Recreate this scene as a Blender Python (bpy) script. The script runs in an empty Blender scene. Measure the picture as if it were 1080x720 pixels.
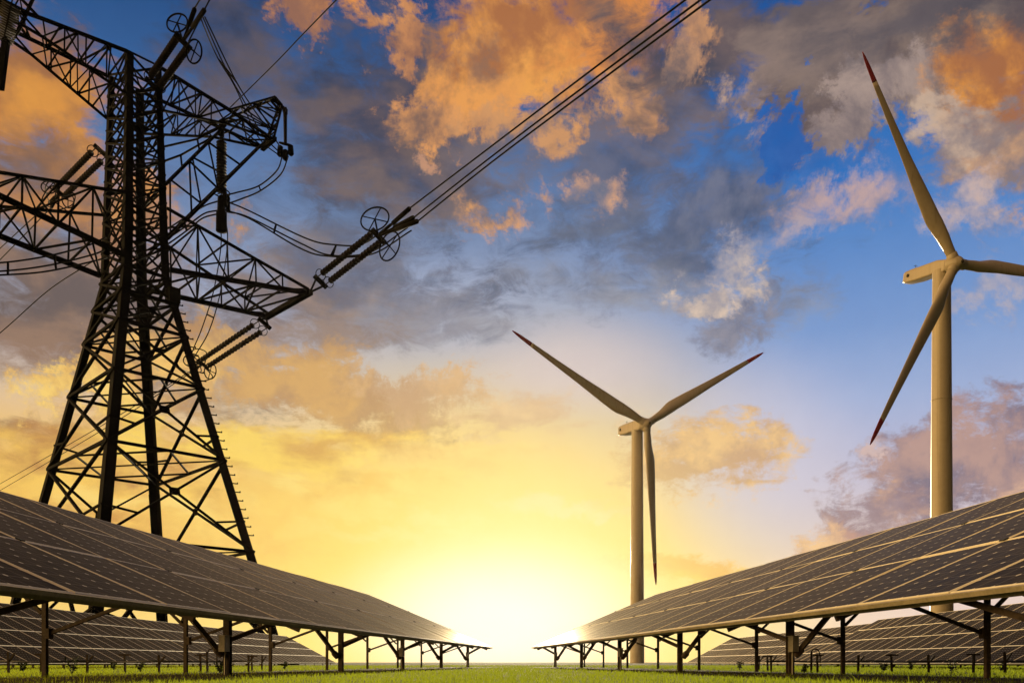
import bpy, math, random
import numpy as np
from mathutils import Vector, Matrix

random.seed(7)
rng = np.random.default_rng(7)
S = bpy.context.scene
COL = S.collection
R = math.radians

# ------------------------------------------------------------------ camera
CH = 0.28                       # eye height: the photographer crouches low in the grass
F = 900.0                       # focal length in pixels of a 1080 wide frame (30 mm on 36 mm)
HZ = 698.0                      # image row of the horizon
cam_d = bpy.data.cameras.new('camera')
cam = bpy.data.objects.new('camera', cam_d)
COL.objects.link(cam)
cam.location = (0, 0, CH)
cam.rotation_euler = (R(90), 0, 0)
cam_d.sensor_width = 36
cam_d.lens = 30
cam_d.shift_y = (HZ - 360) / 1080
cam_d.clip_start = 0.05
cam_d.clip_end = 20000
S.camera = cam
S.view_settings.view_transform = 'Standard'
S.view_settings.look = 'None'
S.view_settings.exposure = 0
S.view_settings.gamma = 1
S.view_settings.use_curve_mapping = False

SUN_AZ, SUN_EL = .3, 7.0      # degrees; azimuth from +Y, positive to the right


def lin(c):
    return tuple((v / 255 / 12.92) if v / 255 <= .04045 else ((v / 255 + .055) / 1.055) ** 2.4 for v in c)


def at(px, py, Z):
    return Vector(((px - 540) / F * Z, Z, CH + (HZ - py) / F * Z))


# ------------------------------------------------------------------ world
class NT:
    def __init__(s, tree):
        s.t = tree
        s.n = tree.nodes
        s.l = tree.links

    def put(s, sock, v):
        if isinstance(v, bpy.types.NodeSocket):
            s.l.new(v, sock)
        elif v is not None:
            sock.default_value = v

    def math(s, op, a, b=None, c=None, clamp=False):
        n = s.n.new('ShaderNodeMath')
        n.operation = op
        n.use_clamp = clamp
        s.put(n.inputs[0], a)
        if b is not None:
            s.put(n.inputs[1], b)
        if c is not None:
            s.put(n.inputs[2], c)
        return n.outputs[0]

    def vec(s, op, a, b=None, c=None, out=0):
        n = s.n.new('ShaderNodeVectorMath')
        n.operation = op
        s.put(n.inputs[0], a)
        if b is not None:
            s.put(n.inputs[1], b)
        if c is not None:
            s.put(n.inputs[2], c)
        return n.outputs[out]

    def rng(s, v, a, b, c=0., d=1., mode='SMOOTHSTEP'):
        n = s.n.new('ShaderNodeMapRange')
        n.interpolation_type = mode
        n.clamp = mode != 'SMOOTHSTEP'
        s.put(n.inputs[0], v)
        for i, x in enumerate((a, b, c, d)):
            s.put(n.inputs[i + 1], x)
        return n.outputs[0]

    def mix(s, f, a, b, mode='MIX'):
        n = s.n.new('ShaderNodeMix')
        n.data_type = 'RGBA'
        n.blend_type = mode
        s.put(n.inputs[0], f)
        for i, x in ((6, a), (7, b)):
            if isinstance(x, tuple) and len(x) == 3:
                x = (*x, 1)
            s.put(n.inputs[i], x)
        return n.outputs[2]

    def place(s, v, loc=(0, 0, 0), scale=(1, 1, 1)):
        n = s.n.new('ShaderNodeMapping')
        s.put(n.inputs['Vector'], v)
        n.inputs['Location'].default_value = loc
        n.inputs['Scale'].default_value = scale
        return n.outputs[0]

    def noise(s, v, scale, detail=5., rough=.55, dist=0., out=0):
        n = s.n.new('ShaderNodeTexNoise')
        s.put(n.inputs['Vector'], v)
        n.inputs['Scale'].default_value = scale
        n.inputs['Detail'].default_value = detail
        n.inputs['Roughness'].default_value = rough
        n.inputs['Distortion'].default_value = dist
        return n.outputs[out]

    def ramp(s, f, stops):
        n = s.n.new('ShaderNodeValToRGB')
        s.put(n.inputs[0], f)
        e = n.color_ramp.elements
        while len(e) < len(stops):
            e.new(.5)
        for i, (p, c) in enumerate(stops):
            e[i].position = p
            e[i].color = (*c, 1)
        return n.outputs[0]


def build_world():
    w = bpy.data.worlds.new('World')
    S.world = w
    w.use_nodes = True
    t = NT(w.node_tree)
    t.n.clear()
    d = t.n.new('ShaderNodeTexCoord').outputs['Generated']
    sp = t.n.new('ShaderNodeSeparateXYZ')
    t.put(sp.inputs[0], d)
    x, y, z = sp.outputs
    az = t.math('DEGREES', t.math('ARCTAN2', x, y)) if False else t.math('MULTIPLY', t.math('ARCTAN2', x, y), 57.29578)
    el = t.math('MULTIPLY', t.math('ARCSINE', z), 57.29578)
    cb = t.n.new('ShaderNodeCombineXYZ')
    t.put(cb.inputs[0], az)
    t.put(cb.inputs[1], el)
    ae = cb.outputs[0]

    # noises on the direction itself (no seam), flattened for the banks near the horizon
    flat = t.place(d, scale=(1, 1, 2.1))
    nA = t.noise(d, 8.5, 8, .66, .25)                 # ragged puffs high up
    nB = t.noise(flat, 6.0, 7, .57, .3)               # banks
    nC = t.noise(flat, 3.0, 4, .5, .2)                # broad soft sheets
    off = (0.0, .012, -.030)
    nA2 = t.noise(t.place(d, off), 8.5, 5, .58, .25)
    nB2 = t.noise(t.place(flat, (0, .015, -.05)), 6.0, 4, .55, .3)
    # light from below (the sun is at the horizon): density falls towards the sun -> lit
    litA = t.rng(t.math('SUBTRACT', nA, nA2), -.10, .13)
    litB = t.rng(t.math('SUBTRACT', nB, nB2), -.10, .12)
    fine = t.noise(d, 30, 6, .66)
    wisp = t.math('MULTIPLY_ADD', t.noise(flat, 24, 6, .68, .6), 1.5, -.75)
    litA = t.math('ADD', litA, t.math('MULTIPLY_ADD', fine, .9, -.45))
    litB = t.math('ADD', litB, t.math('MULTIPLY_ADD', fine, .8, -.40))

    # the outlines are torn by pushing every place about with a noise of its own
    cA = t.noise(d, 5.5, 9, .70, .3, out=1)
    cB = t.noise(flat, 4.2, 8, .62, .4, out=1)

    def torn(col, ax, ay):
        sc = t.n.new('ShaderNodeSeparateColor')
        t.put(sc.inputs[0], col)
        return (t.math('ADD', az, t.math('MULTIPLY_ADD', sc.outputs[0], ax, -ax / 2)),
                t.math('ADD', el, t.math('MULTIPLY_ADD', sc.outputs[1], ay, -ay / 2)))
    wA = torn(cA, 17, 14)
    wB = torn(cB, 20, 11)

    def edge(kind, amp):
        return t.math('MULTIPLY_ADD', {'A': nA, 'B': nB, 'C': nC}[kind], amp, 1 - amp * .5)

    # clear sky: two elevation ramps, left/centre warm and right cool
    e = t.math('MAXIMUM', t.math('DIVIDE', el, 90.), 0.)

    def stops(l):
        return [(p / 90, lin(c)) for p, c in l]
    warm = t.ramp(e, stops([(0, (255, 238, 170)), (6, (255, 226, 124)), (11, (248, 208, 118)), (14.5, (232, 200, 158)),
                            (18.5, (190, 184, 192)), (23, (150, 164, 194)), (28, (98, 128, 174)), (33, (48, 94, 152)),
                            (38, (14, 66, 124)), (60, (20, 50, 92)), (90, (28, 46, 80))]))
    cool = t.ramp(e, stops([(0, (242, 218, 204)), (6, (230, 204, 196)), (11, (196, 190, 212)), (16, (160, 178, 218)),
                            (20, (122, 156, 210)), (25, (86, 136, 202)), (29, (48, 114, 190)), (33, (18, 96, 174)),
                            (38, (12, 78, 152)), (60, (22, 50, 92)), (90, (28, 46, 80))]))
    side = t.rng(t.math('MULTIPLY_ADD', nC, 10, az), 2., 26.)
    c = t.mix(side, warm, cool)

    # the sun's own glow, wide and a little flattened, brightest at the horizon
    def blob(px, py, rx, ry, co=None):
        X, Y, Zz = (px - 540), F, (HZ - py)
        a0 = math.degrees(math.atan2(X, Y))
        e0 = math.degrees(math.atan2(Zz, math.hypot(X, Y)))
        # px radius -> degrees at that place
        kx = math.degrees(F / (X * X + F * F))
        ky = math.degrees(math.hypot(X, Y) / (X * X + Y * Y + Zz * Zz))
        rx, ry = rx * kx, ry * ky
        v = t.vec('MULTIPLY_ADD', co or ae, (1 / rx, 1 / ry, 0), (-a0 / rx, -e0 / ry, 0))
        return t.vec('LENGTH', v, out=1)

    g = blob(525, 668, 400, 330)
    c = t.mix(t.rng(g, 1.15, .25, 0, .80), c, lin((255, 222, 110)))
    c = t.mix(t.rng(blob(90, 560, 420, 170), 1.1, .2, 0, .75), c, lin((246, 190, 84)))
    # lavender clearing right of the sun
    c = t.mix(t.rng(blob(800, 500, 130, 130), 1.2, .1, 0, .7), c, lin((205, 203, 226)))
    c = t.mix(t.rng(blob(600, 390, 130, 60), 1.2, .1, 0, .6), c, lin((222, 205, 205)))
    c = t.mix(t.rng(blob(470, 330, 130, 60), 1.2, .1, 0, .6), c, lin((170, 180, 206)))

    def cloud(px, py, rx, ry, lit, shade, soft=.45, amp=1.6, kind='A', alpha=1.):
        nonlocal c
        L = blob(px, py, rx, ry, {'A': wA, 'B': wB, 'C': wB}[kind])
        den = t.math('ADD', t.math('MULTIPLY_ADD', L, -1., edge(kind, amp * AMP)), wisp)
        f = t.rng(den, 0., soft, 0., alpha)
        colr = t.mix(litA if kind == 'A' else litB, lin(shade), lin(lit)) if lit != shade else lin(lit)
        c = t.mix(f, c, colr)

    G = globals().get('CLOUDS')
    nA0, nB0, nC0, litA0, litB0, wA0, wB0 = nA, nB, nC, litA, litB, wA, wB

    def shifted(w, tie):
        o = t.n.new('ShaderNodeCombineXYZ')
        t.put(o.inputs[0], t.math('ADD', w[0], tie))
        t.put(o.inputs[1], w[1])
        return o.outputs[0]
    for k, a in enumerate(G):
        if k % 8 == 0:      # chain the batches, so that the shader never holds too many values at once
            sc = t.n.new('ShaderNodeSeparateColor')
            t.put(sc.inputs[0], c)
            tie = t.math('MULTIPLY', sc.outputs[0], 1e-6)
            nA, nB, nC, litA, litB = (t.math('ADD', v, tie) for v in (nA0, nB0, nC0, litA0, litB0))
            wA, wB = shifted(wA0, tie), shifted(wB0, tie)
        cloud(*a[:6], **(a[6] if len(a) > 6 else {}))

    # burn-out round the sun over everything
    c = t.mix(t.rng(blob(520, 650, 370, 240), 1.05, .0, 0, .88), c, lin((255, 222, 104)))
    c = t.mix(t.rng(blob(545, 600, 200, 170), 1.0, .0, 0, .55), c, lin((255, 240, 176)))
    c = t.mix(t.rng(blob(528, 660, 225, 110), 1.0, .10, 0, 1.), c, (1.05, 1.0, .82))
    # grain of the cloud stuff
    c = t.mix(.10, c, t.mix(fine, (0., 0., 0.), (1., 1., 1.)), 'SOFT_LIGHT')

    # unseen sky: gold added at left to light the turbines, dim dusk elsewhere
    nD = t.noise(flat, 3.4, 7, .6, .3)
    lowish = t.rng(el, 52., 8.)
    gold_fill = t.mix(nD, lin((170, 110, 64)), (11.5, 7.2, 2.6))
    dusk = t.mix(nD, lin((24, 20, 20)), lin((60, 47, 40)))
    around = t.mix(t.rng(x, -.45, -.88), dusk, t.mix(lowish, dusk, gold_fill))
    c = t.mix(t.rng(t.math('ABSOLUTE', az), 36., 58.), c, around)
    # unseen bright clouds added overhead to light the panel frames and grass
    over = t.mix(t.rng(nD, .36, .62), lin((84, 92, 118)), lin((226, 170, 112)))
    c = t.mix(t.rng(el, 41., 58.), c, over)
    # looking below the horizon
    c = t.mix(t.rng(el, -.2, -2.), c, lin((60, 62, 40)))

    bg = t.n.new('ShaderNodeBackground')
    t.put(bg.inputs[0], c)
    bg.inputs[1].default_value = 1.0
    # the clear air itself: a physical sky at low sun, added under the clouds
    sk = t.n.new('ShaderNodeTexSky')
    sk.sky_type = 'NISHITA'
    sk.sun_disc = False
    sk.sun_elevation = R(SUN_EL)
    sk.sun_rotation = R(SUN_AZ)
    bg2 = t.n.new('ShaderNodeBackground')
    t.put(bg2.inputs[0], sk.outputs[0])
    bg2.inputs[1].default_value = 0.05
    ms = t.n.new('ShaderNodeMixShader')
    ms.inputs[0].default_value = .08
    t.l.new(bg.outputs[0], ms.inputs[1])
    t.l.new(bg2.outputs[0], ms.inputs[2])
    out = t.n.new('ShaderNodeOutputWorld')
    t.l.new(ms.outputs[0], out.inputs[0])


AMP = 1.9
OR, ORS = (232, 152, 78), (150, 104, 84)
# place (photo pixels, turned into directions), size, lit and shaded colour of each cloud
CLOUDS = [
    # broad grey sheets high up
    (500, 250, 340, 120, (112, 120, 142), (74, 90, 120), dict(kind='C', soft=1.1, amp=2.0, alpha=.8)),
    (560, 225, 270, 85, (110, 114, 134), (68, 84, 116), dict(kind='B', soft=1.0, amp=1.8, alpha=.8)),
    (340, 130, 180, 160, (110, 94, 94), (56, 64, 90), dict(kind='B', soft=.9, amp=1.4, alpha=.92)),
    (440, 185, 160, 85, (116, 100, 100), (70, 72, 94), dict(kind='B', soft=.8, amp=1.4, alpha=.85)),
    (660, 170, 175, 95, (104, 106, 128), (64, 78, 110), dict(kind='B', soft=.8, amp=1.5, alpha=.9)),
    (775, 200, 120, 110, (108, 112, 136), (64, 80, 114), dict(kind='A', soft=1.0, amp=1.2, alpha=.9)),
    (690, 235, 130, 80, (112, 118, 142), (80, 94, 126), dict(kind='A', soft=1.0, amp=1.2, alpha=.85)),
    (340, 290, 190, 80, (134, 124, 126), (96, 98, 118), dict(kind='B', soft=1.0, amp=1.4, alpha=.85)),
    (620, 310, 200, 46, (150, 152, 164), (120, 128, 150), dict(kind='B', soft=1.0, amp=1.5, alpha=.8)),
    (420, 320, 110, 30, (150, 148, 158), (126, 128, 146), dict(kind='B', soft=1.0, amp=1.5, alpha=.7)),
    (300, 70, 130, 80, (92, 84, 94), (46, 58, 86), dict(kind='B', soft=1.0, amp=1.4, alpha=.85)),
    (430, 100, 110, 70, (112, 94, 92), (60, 64, 88), dict(kind='B', soft=.9, amp=1.4, alpha=.9)),
    (600, 260, 200, 60, (104, 112, 134), (70, 86, 116), dict(kind='B', soft=1.0, amp=1.5, alpha=.85)),
    (700, 130, 110, 50, (110, 104, 120), (66, 76, 104), dict(kind='B', soft=.9, amp=1.4, alpha=.9)),
    # the brown bank behind the pylon
    (80, 330, 300, 150, (148, 116, 94), (104, 88, 84), dict(kind='B', soft=.8, amp=1.1, alpha=.96)),
    (250, 320, 170, 90, (152, 130, 120), (116, 104, 106), dict(kind='B', soft=.9, amp=1.2, alpha=.88)),
    # orange bank top left
    (25, 120, 135, 120, (224, 152, 68), (164, 110, 70), dict(kind='B', soft=.5, amp=.9)),
    (30, 30, 70, 40, (160, 116, 84), (104, 86, 84), dict(kind='B', soft=.8, amp=1.2, alpha=.7)),
    (60, 205, 120, 60, (190, 130, 76), (130, 98, 80), dict(kind='B', soft=.7, amp=1.3, alpha=.85)),
    (150, 215, 80, 50, (230, 160, 76), (160, 118, 90), dict(kind='A', soft=.6, amp=1.4, alpha=.85)),
    # orange puffs along the top
    (325, 4, 72, 44, OR, ORS, dict(soft=.45, amp=1.1)),
    (350, 45, 30, 26, OR, ORS, dict(soft=.6, amp=1.4, alpha=.85)),
    (424, 22, 30, 42, (214, 146, 92), ORS, dict(soft=.6, amp=1.1)),
    (570, 50, 125, 100, (240, 164, 80), (176, 112, 68), dict(soft=.65, amp=.9)),
    (645, 35, 70, 60, (226, 144, 72), (180, 118, 74), dict(soft=.6, amp=1.1)),
    (515, 105, 85, 55, (236, 160, 84), (150, 108, 84), dict(soft=.5, amp=1.4)),
    (470, 135, 95, 40, (226, 156, 94), (130, 100, 88), dict(soft=.55, amp=1.5)),
    (570, 150, 75, 46, (212, 152, 100), (132, 106, 96), dict(soft=.6, amp=1.4, alpha=.95)),
    (655, 95, 46, 34, (220, 156, 98), (136, 110, 104), dict(soft=.6, amp=1.4, alpha=.95)),
    # dark purple grey between the orange and the blue gap
    (765, 45, 140, 105, (112, 94, 92), (72, 70, 84), dict(kind='B', soft=.7, amp=1.1, alpha=.97)),
    (738, 25, 36, 30, (214, 154, 104), (130, 104, 98), dict(soft=.6, amp=1.3, alpha=.9)),
    (728, 50, 34, 20, (212, 156, 112), (112, 98, 100), dict(soft=.7, amp=1.4, alpha=.85)),
    # great grey bank top right, cream at its ragged left edge, orange at the frame edge
    (825, 70, 70, 56, (220, 182, 150), (126, 110, 110), dict(soft=.6, amp=1.1, alpha=.97)),
    (975, 55, 200, 112, (136, 116, 106), (98, 84, 86), dict(kind='A', soft=.3, amp=.75)),
    (880, 40, 110, 80, (140, 120, 112), (104, 92, 94), dict(kind='B', soft=.6, amp=.8, alpha=.97)),
    (1010, 110, 120, 62, (150, 128, 116), (110, 96, 98), dict(kind='A', soft=.6, amp=.9, alpha=.95)),
    (920, 115, 90, 46, (172, 150, 140), (124, 110, 112), dict(kind='A', soft=.45, amp=1.0)),
    (980, 18, 180, 46, (94, 86, 92), (72, 70, 82), dict(kind='B', soft=1.0, amp=1.1, alpha=.85)),
    (1065, 95, 85, 85, (240, 160, 66), (170, 108, 68), dict(kind='A', soft=.8, amp=1.0)),
    (1060, 160, 80, 46, (206, 160, 122), (140, 122, 120), dict(kind='A', soft=.7, amp=1.2, alpha=.95)),
    (1010, 148, 60, 30, (206, 178, 156), (136, 124, 128), dict(kind='A', soft=.7, amp=1.3, alpha=.85)),
    # the clear deep gap under the ragged cream edge
    (838, 122, 46, 40, (18, 100, 182), (14, 90, 172), dict(kind='A', soft=.35, amp=.9, alpha=.95)),
    (885, 165, 66, 26, (34, 112, 192), (26, 102, 182), dict(kind='A', soft=.6, amp=1.0, alpha=.9)),
    # soft puffs in the blue
    (905, 205, 95, 36, (206, 170, 158), (118, 126, 158), dict(kind='A', soft=1.0, amp=1.2, alpha=.85)),
    (855, 240, 60, 24, (192, 170, 172), (126, 140, 176), dict(kind='A', soft=1.0, amp=1.3, alpha=.75)),
    (1005, 225, 66, 36, (206, 180, 172), (112, 130, 170), dict(kind='A', soft=.9, amp=1.3, alpha=.85)),
    (1045, 300, 85, 26, (190, 176, 180), (116, 142, 190), dict(kind='A', soft=1.0, amp=1.3, alpha=.85)),
    (785, 325, 66, 42, (144, 142, 156), (106, 112, 138), dict(kind='A', soft=.8, amp=.8, alpha=.97)),
    (750, 295, 80, 26, (230, 204, 180), (154, 148, 158), dict(kind='A', soft=.7, amp=1.2, alpha=.97)),
    (790, 262, 66, 22, (198, 182, 176), (126, 136, 166), dict(kind='A', soft=1.0, amp=1.3, alpha=.8)),
    # small lit puffs over the middle
    (508, 240, 58, 30, (240, 170, 98), (128, 110, 112), dict(kind='A', soft=.8, amp=1.3, alpha=.95)),
    (575, 212, 42, 30, (216, 160, 116), (114, 110, 124), dict(kind='A', soft=.8, amp=1.4, alpha=.9)),
    (628, 208, 34, 38, (218, 164, 126), (114, 116, 136), dict(kind='A', soft=.7, amp=1.3, alpha=.95)),
    (455, 188, 20, 16, (208, 152, 116), (120, 110, 124), dict(kind='A', soft=.8, amp=1.3, alpha=.85)),
    # yellow lit heaps left of and behind the pylon
    (50, 480, 210, 66, (252, 204, 96), (188, 130, 72), dict(kind='B', soft=.7, amp=1.2)),
    (95, 405, 75, 50, (253, 212, 116), (214, 158, 92), dict(kind='A', soft=.45, amp=.9)),
    (185, 390, 80, 44, (248, 200, 110), (186, 142, 98), dict(kind='A', soft=.6, amp=1.2)),
    # amber streaks low on the left and over the glow
    (40, 550, 220, 60, (234, 168, 74), (196, 128, 58), dict(kind='B', soft=.9, amp=1.0, alpha=.92)),
    (120, 505, 150, 18, (255, 218, 120), (232, 176, 88), dict(kind='B', soft=.8, amp=1.2, alpha=.85)),
    (330, 520, 190, 14, (255, 226, 130), (240, 190, 92), dict(kind='B', soft=.8, amp=1.2, alpha=.8)),
    (420, 555, 190, 16, (255, 232, 150), (248, 204, 104), dict(kind='B', soft=.9, amp=1.2, alpha=.8)),
    (620, 530, 120, 14, (250, 228, 180), (240, 206, 150), dict(kind='B', soft=.9, amp=1.2, alpha=.8)),
    # tan bank across the middle left
    (345, 425, 190, 52, (216, 168, 102), (192, 150, 104), dict(kind='A', soft=.55, amp=.7)),
    (450, 412, 80, 34, (222, 180, 130), (202, 162, 122), dict(kind='A', soft=.6, amp=.9, alpha=.9)),
    (270, 468, 200, 40, (255, 216, 98), (214, 158, 76), dict(kind='B', soft=.8, amp=1.2, alpha=.92)),
    (565, 440, 90, 42, (236, 202, 152), (216, 178, 140), dict(kind='B', soft=.8, amp=1.2, alpha=.85)),
    (470, 490, 130, 30, (255, 222, 134), (238, 192, 112), dict(kind='B', soft=.9, amp=1.3, alpha=.7)),
    (250, 545, 220, 40, (255, 214, 110), (240, 186, 92), dict(kind='B', soft=1., amp=1.3, alpha=.7)),
    (735, 470, 105, 52, (242, 198, 130), (206, 164, 122), dict(kind='A', soft=.6, amp=.8, alpha=.95)),
    (740, 592, 110, 22, (248, 200, 104), (228, 170, 94), dict(kind='B', soft=.6, amp=1.1, alpha=.95)),
    # mauve and peach bank low on the right
    (1010, 490, 190, 76, (186, 150, 142), (132, 118, 136), dict(kind='A', soft=.5, amp=1.0)),
    (940, 535, 100, 46, (218, 172, 142), (152, 126, 134), dict(kind='A', soft=.6, amp=1.2, alpha=.9)),
    (1020, 565, 140, 46, (234, 188, 152), (194, 150, 136), dict(kind='B', soft=.8, amp=1.2)),
    (880, 578, 80, 40, (242, 198, 146), (194, 150, 134), dict(kind='A', soft=.5, amp=1.2)),
    (925, 460, 36, 13, (216, 186, 178), (170, 164, 188), dict(kind='A', soft=.7, amp=1.3, alpha=.85)),
]
build_world()

sun_d = bpy.data.lights.new('sun', 'SUN')
sun_d.energy = 5.0
sun_d.angle = R(.55)
sun_d.color = (1, .80, .50)
sun = bpy.data.objects.new('sun', sun_d)
COL.objects.link(sun)
sdir = Vector((math.sin(R(SUN_AZ)) * math.cos(R(SUN_EL)), math.cos(R(SUN_AZ)) * math.cos(R(SUN_EL)), math.sin(R(SUN_EL))))
sun.rotation_euler = sdir.to_track_quat('Z', 'Y').to_euler()


# ------------------------------------------------------------------ materials
def mat(name, base, rough=.5, metal=0., spec=.5, var=.25, scale=3., bump=0., base2=None, coord='Object'):
    m = bpy.data.materials.new(name)
    m.use_nodes = True
    t = NT(m.node_tree)
    b = t.n['Principled BSDF']
    co = t.n.new('ShaderNodeTexCoord').outputs[coord]
    n1 = t.noise(co, scale, 6, .6)
    n2 = t.noise(co, scale * 9, 4, .6)
    f = t.math('MULTIPLY_ADD', n2, .4, t.math('MULTIPLY', n1, .6))
    dark = tuple(v * (1 - var) for v in base)
    lite = tuple(min(1, v * (1 + var)) for v in (base2 or base))
    t.put(b.inputs['Base Color'], t.mix(t.rng(f, .35, .65), dark, lite))
    t.put(b.inputs['Roughness'], t.math('MULTIPLY_ADD', f, .25, rough - .125, clamp=True))
    b.inputs['Metallic'].default_value = metal
    b.inputs['Specular IOR Level'].default_value = spec
    if bump:
        bm = t.n.new('ShaderNodeBump')
        bm.inputs['Strength'].default_value = bump
        bm.inputs['Distance'].default_value = .02
        t.put(bm.inputs['Height'], f)
        t.put(b.inputs['Normal'], bm.outputs[0])
    return m


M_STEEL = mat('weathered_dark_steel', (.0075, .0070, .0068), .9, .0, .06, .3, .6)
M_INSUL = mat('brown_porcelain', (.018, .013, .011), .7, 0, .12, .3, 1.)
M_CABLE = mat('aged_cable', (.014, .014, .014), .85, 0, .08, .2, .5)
M_ALU = mat('anodised_aluminium', (.90, .84, .64), .55, .10, .4, .06, 1.4)
M_RIM = mat('weathered_edge_trim', (.40, .35, .24), .6, .1, .3, .2, 2.)
M_POST = mat('rusted_post_steel', (.085, .062, .045), .7, .1, .3, .45, 2.2, .3)
M_GALV = mat('galvanised_rail', (.30, .27, .22), .5, .5, .5, .2, 3.)
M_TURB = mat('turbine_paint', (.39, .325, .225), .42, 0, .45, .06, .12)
_t = NT(M_TURB.node_tree)
_b = _t.n['Principled BSDF']
_c = _b.inputs['Base Color'].links[0].from_socket
_st = _t.noise(_t.place(_t.n.new('ShaderNodeTexCoord').outputs['Object'], scale=(1.3, 1.3, .035)), 1.0, 6, .65)
_t.put(_b.inputs['Base Color'], _t.mix(_t.rng(_st, .50, .74, 0., .45), _c, (.16, .12, .075)))   # rain streaks and oil
M_RED = mat('red_blade_paint', (.30, .022, .02), .4, 0, .45, .1, .3)
M_DARK = mat('dark_opening', (.03, .028, .026), .7, 0, .2, .1, 1.)
M_WOOD = mat('old_stake_wood', (.075, .055, .038), .85, 0, .2, .4, 6., .3)
M_WEED = mat('weed_leaf', (.050, .070, .018), .7, 0, .2, .4, 2.)
M_PIPE = mat('black_pipe', (.03, .03, .028), .5, 0, .4, .2, 2.)


def cell_material(name, cx, cy, nx, ny):
    """monocrystalline cells: dark squares with clipped corners, thin silver fingers, under glass"""
    m = bpy.data.materials.new(name)
    m.use_nodes = True
    t = NT(m.node_tree)
    b = t.n['Principled BSDF']
    sp = t.n.new('ShaderNodeSeparateXYZ')
    t.put(sp.inputs[0], t.n.new('ShaderNodeTexCoord').outputs['Object'])
    u = t.math('MULTIPLY_ADD', sp.outputs[0], 1 / cx, nx / 2)
    v = t.math('MULTIPLY_ADD', sp.outputs[1], 1 / cy, ny / 2)

    def edge(a):
        return t.math('ABSOLUTE', t.math('SUBTRACT', t.math('FRACT', t.math('ADD', a, .5)), .5))
    eu, ev = edge(u), edge(v)
    dia = t.math('LESS_THAN', t.math('ADD', eu, ev), .115)
    gap = t.math('LESS_THAN', t.math('MINIMUM', eu, ev), .018)
    bus = t.math('LESS_THAN', edge(t.math('MULTIPLY', u, 3.)), .030)
    wn = t.n.new('ShaderNodeTexWhiteNoise')
    fl = t.n.new('ShaderNodeCombineXYZ')
    t.put(fl.inputs[0], t.math('FLOOR', u))
    t.put(fl.inputs[1], t.math('FLOOR', v))
    oi = t.n.new('ShaderNodeObjectInfo')
    t.put(fl.inputs[2], t.math('MULTIPLY', oi.outputs['Random'], 91.))
    t.put(wn.inputs['Vector'], fl.outputs[0])
    dust = t.noise(t.n.new('ShaderNodeTexCoord').outputs['Object'], 2.2, 6, .6)
    c = t.mix(wn.outputs[0], (.0085, .0064, .0036), (.0180, .0132, .0068))
    c = t.mix(t.math('MULTIPLY', oi.outputs['Random'], .5), c, (.008, .007, .006))
    c = t.mix(t.rng(dust, .35, .8, 0., .10), c, (.20, .16, .11))
    c = t.mix(t.math('MULTIPLY', bus, .22), c, (.30, .28, .25))
    c = t.mix(t.math('MULTIPLY', gap, .45), c, (.34, .31, .27))
    c = t.mix(t.math('MULTIPLY', dia, .85), c, (.70, .66, .56))
    vo = t.n.new('ShaderNodeTexVoronoi')
    vo.inputs['Scale'].default_value = 2.6
    sh = t.n.new('ShaderNodeCombineXYZ')
    t.put(sh.inputs[0], t.math('MULTIPLY_ADD', oi.outputs['Random'], 40., sp.outputs[0]))
    t.put(sh.inputs[1], t.math('MULTIPLY', sp.outputs[1], 1.3))
    t.put(vo.inputs['Vector'], sh.outputs[0])
    rare = t.n.new('ShaderNodeSeparateColor')
    t.put(rare.inputs[0], vo.outputs['Color'])
    drop = t.math('MULTIPLY', t.math('LESS_THAN', vo.outputs['Distance'], .07), t.math('GREATER_THAN', rare.outputs[0], .86))
    c = t.mix(t.math('MULTIPLY', drop, .5), c, (.5, .47, .40))
    # textured anti-reflection glass: a weak mirror that wakes up only at grazing angles
    t.n.remove(b)
    di = t.n.new('ShaderNodeBsdfDiffuse')
    t.put(di.inputs[0], c)
    gl = t.n.new('ShaderNodeBsdfGlossy')
    gl.inputs[0].default_value = (1., .93, .78, 1)
    t.put(gl.inputs['Roughness'], t.math('MULTIPLY_ADD', dust, .20, .30))
    fr = t.n.new('ShaderNodeFresnel')
    fr.inputs[0].default_value = 1.33
    ms = t.n.new('ShaderNodeMixShader')
    t.put(ms.inputs[0], t.math('MULTIPLY', t.math('POWER', fr.outputs[0], 1.8), PANEL_SPEC))
    t.l.new(di.outputs[0], ms.inputs[1])
    t.l.new(gl.outputs[0], ms.inputs[2])
    t.l.new(ms.outputs[0], t.n['Material Output'].inputs[0])
    return m


PANEL_SPEC = .46



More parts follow.
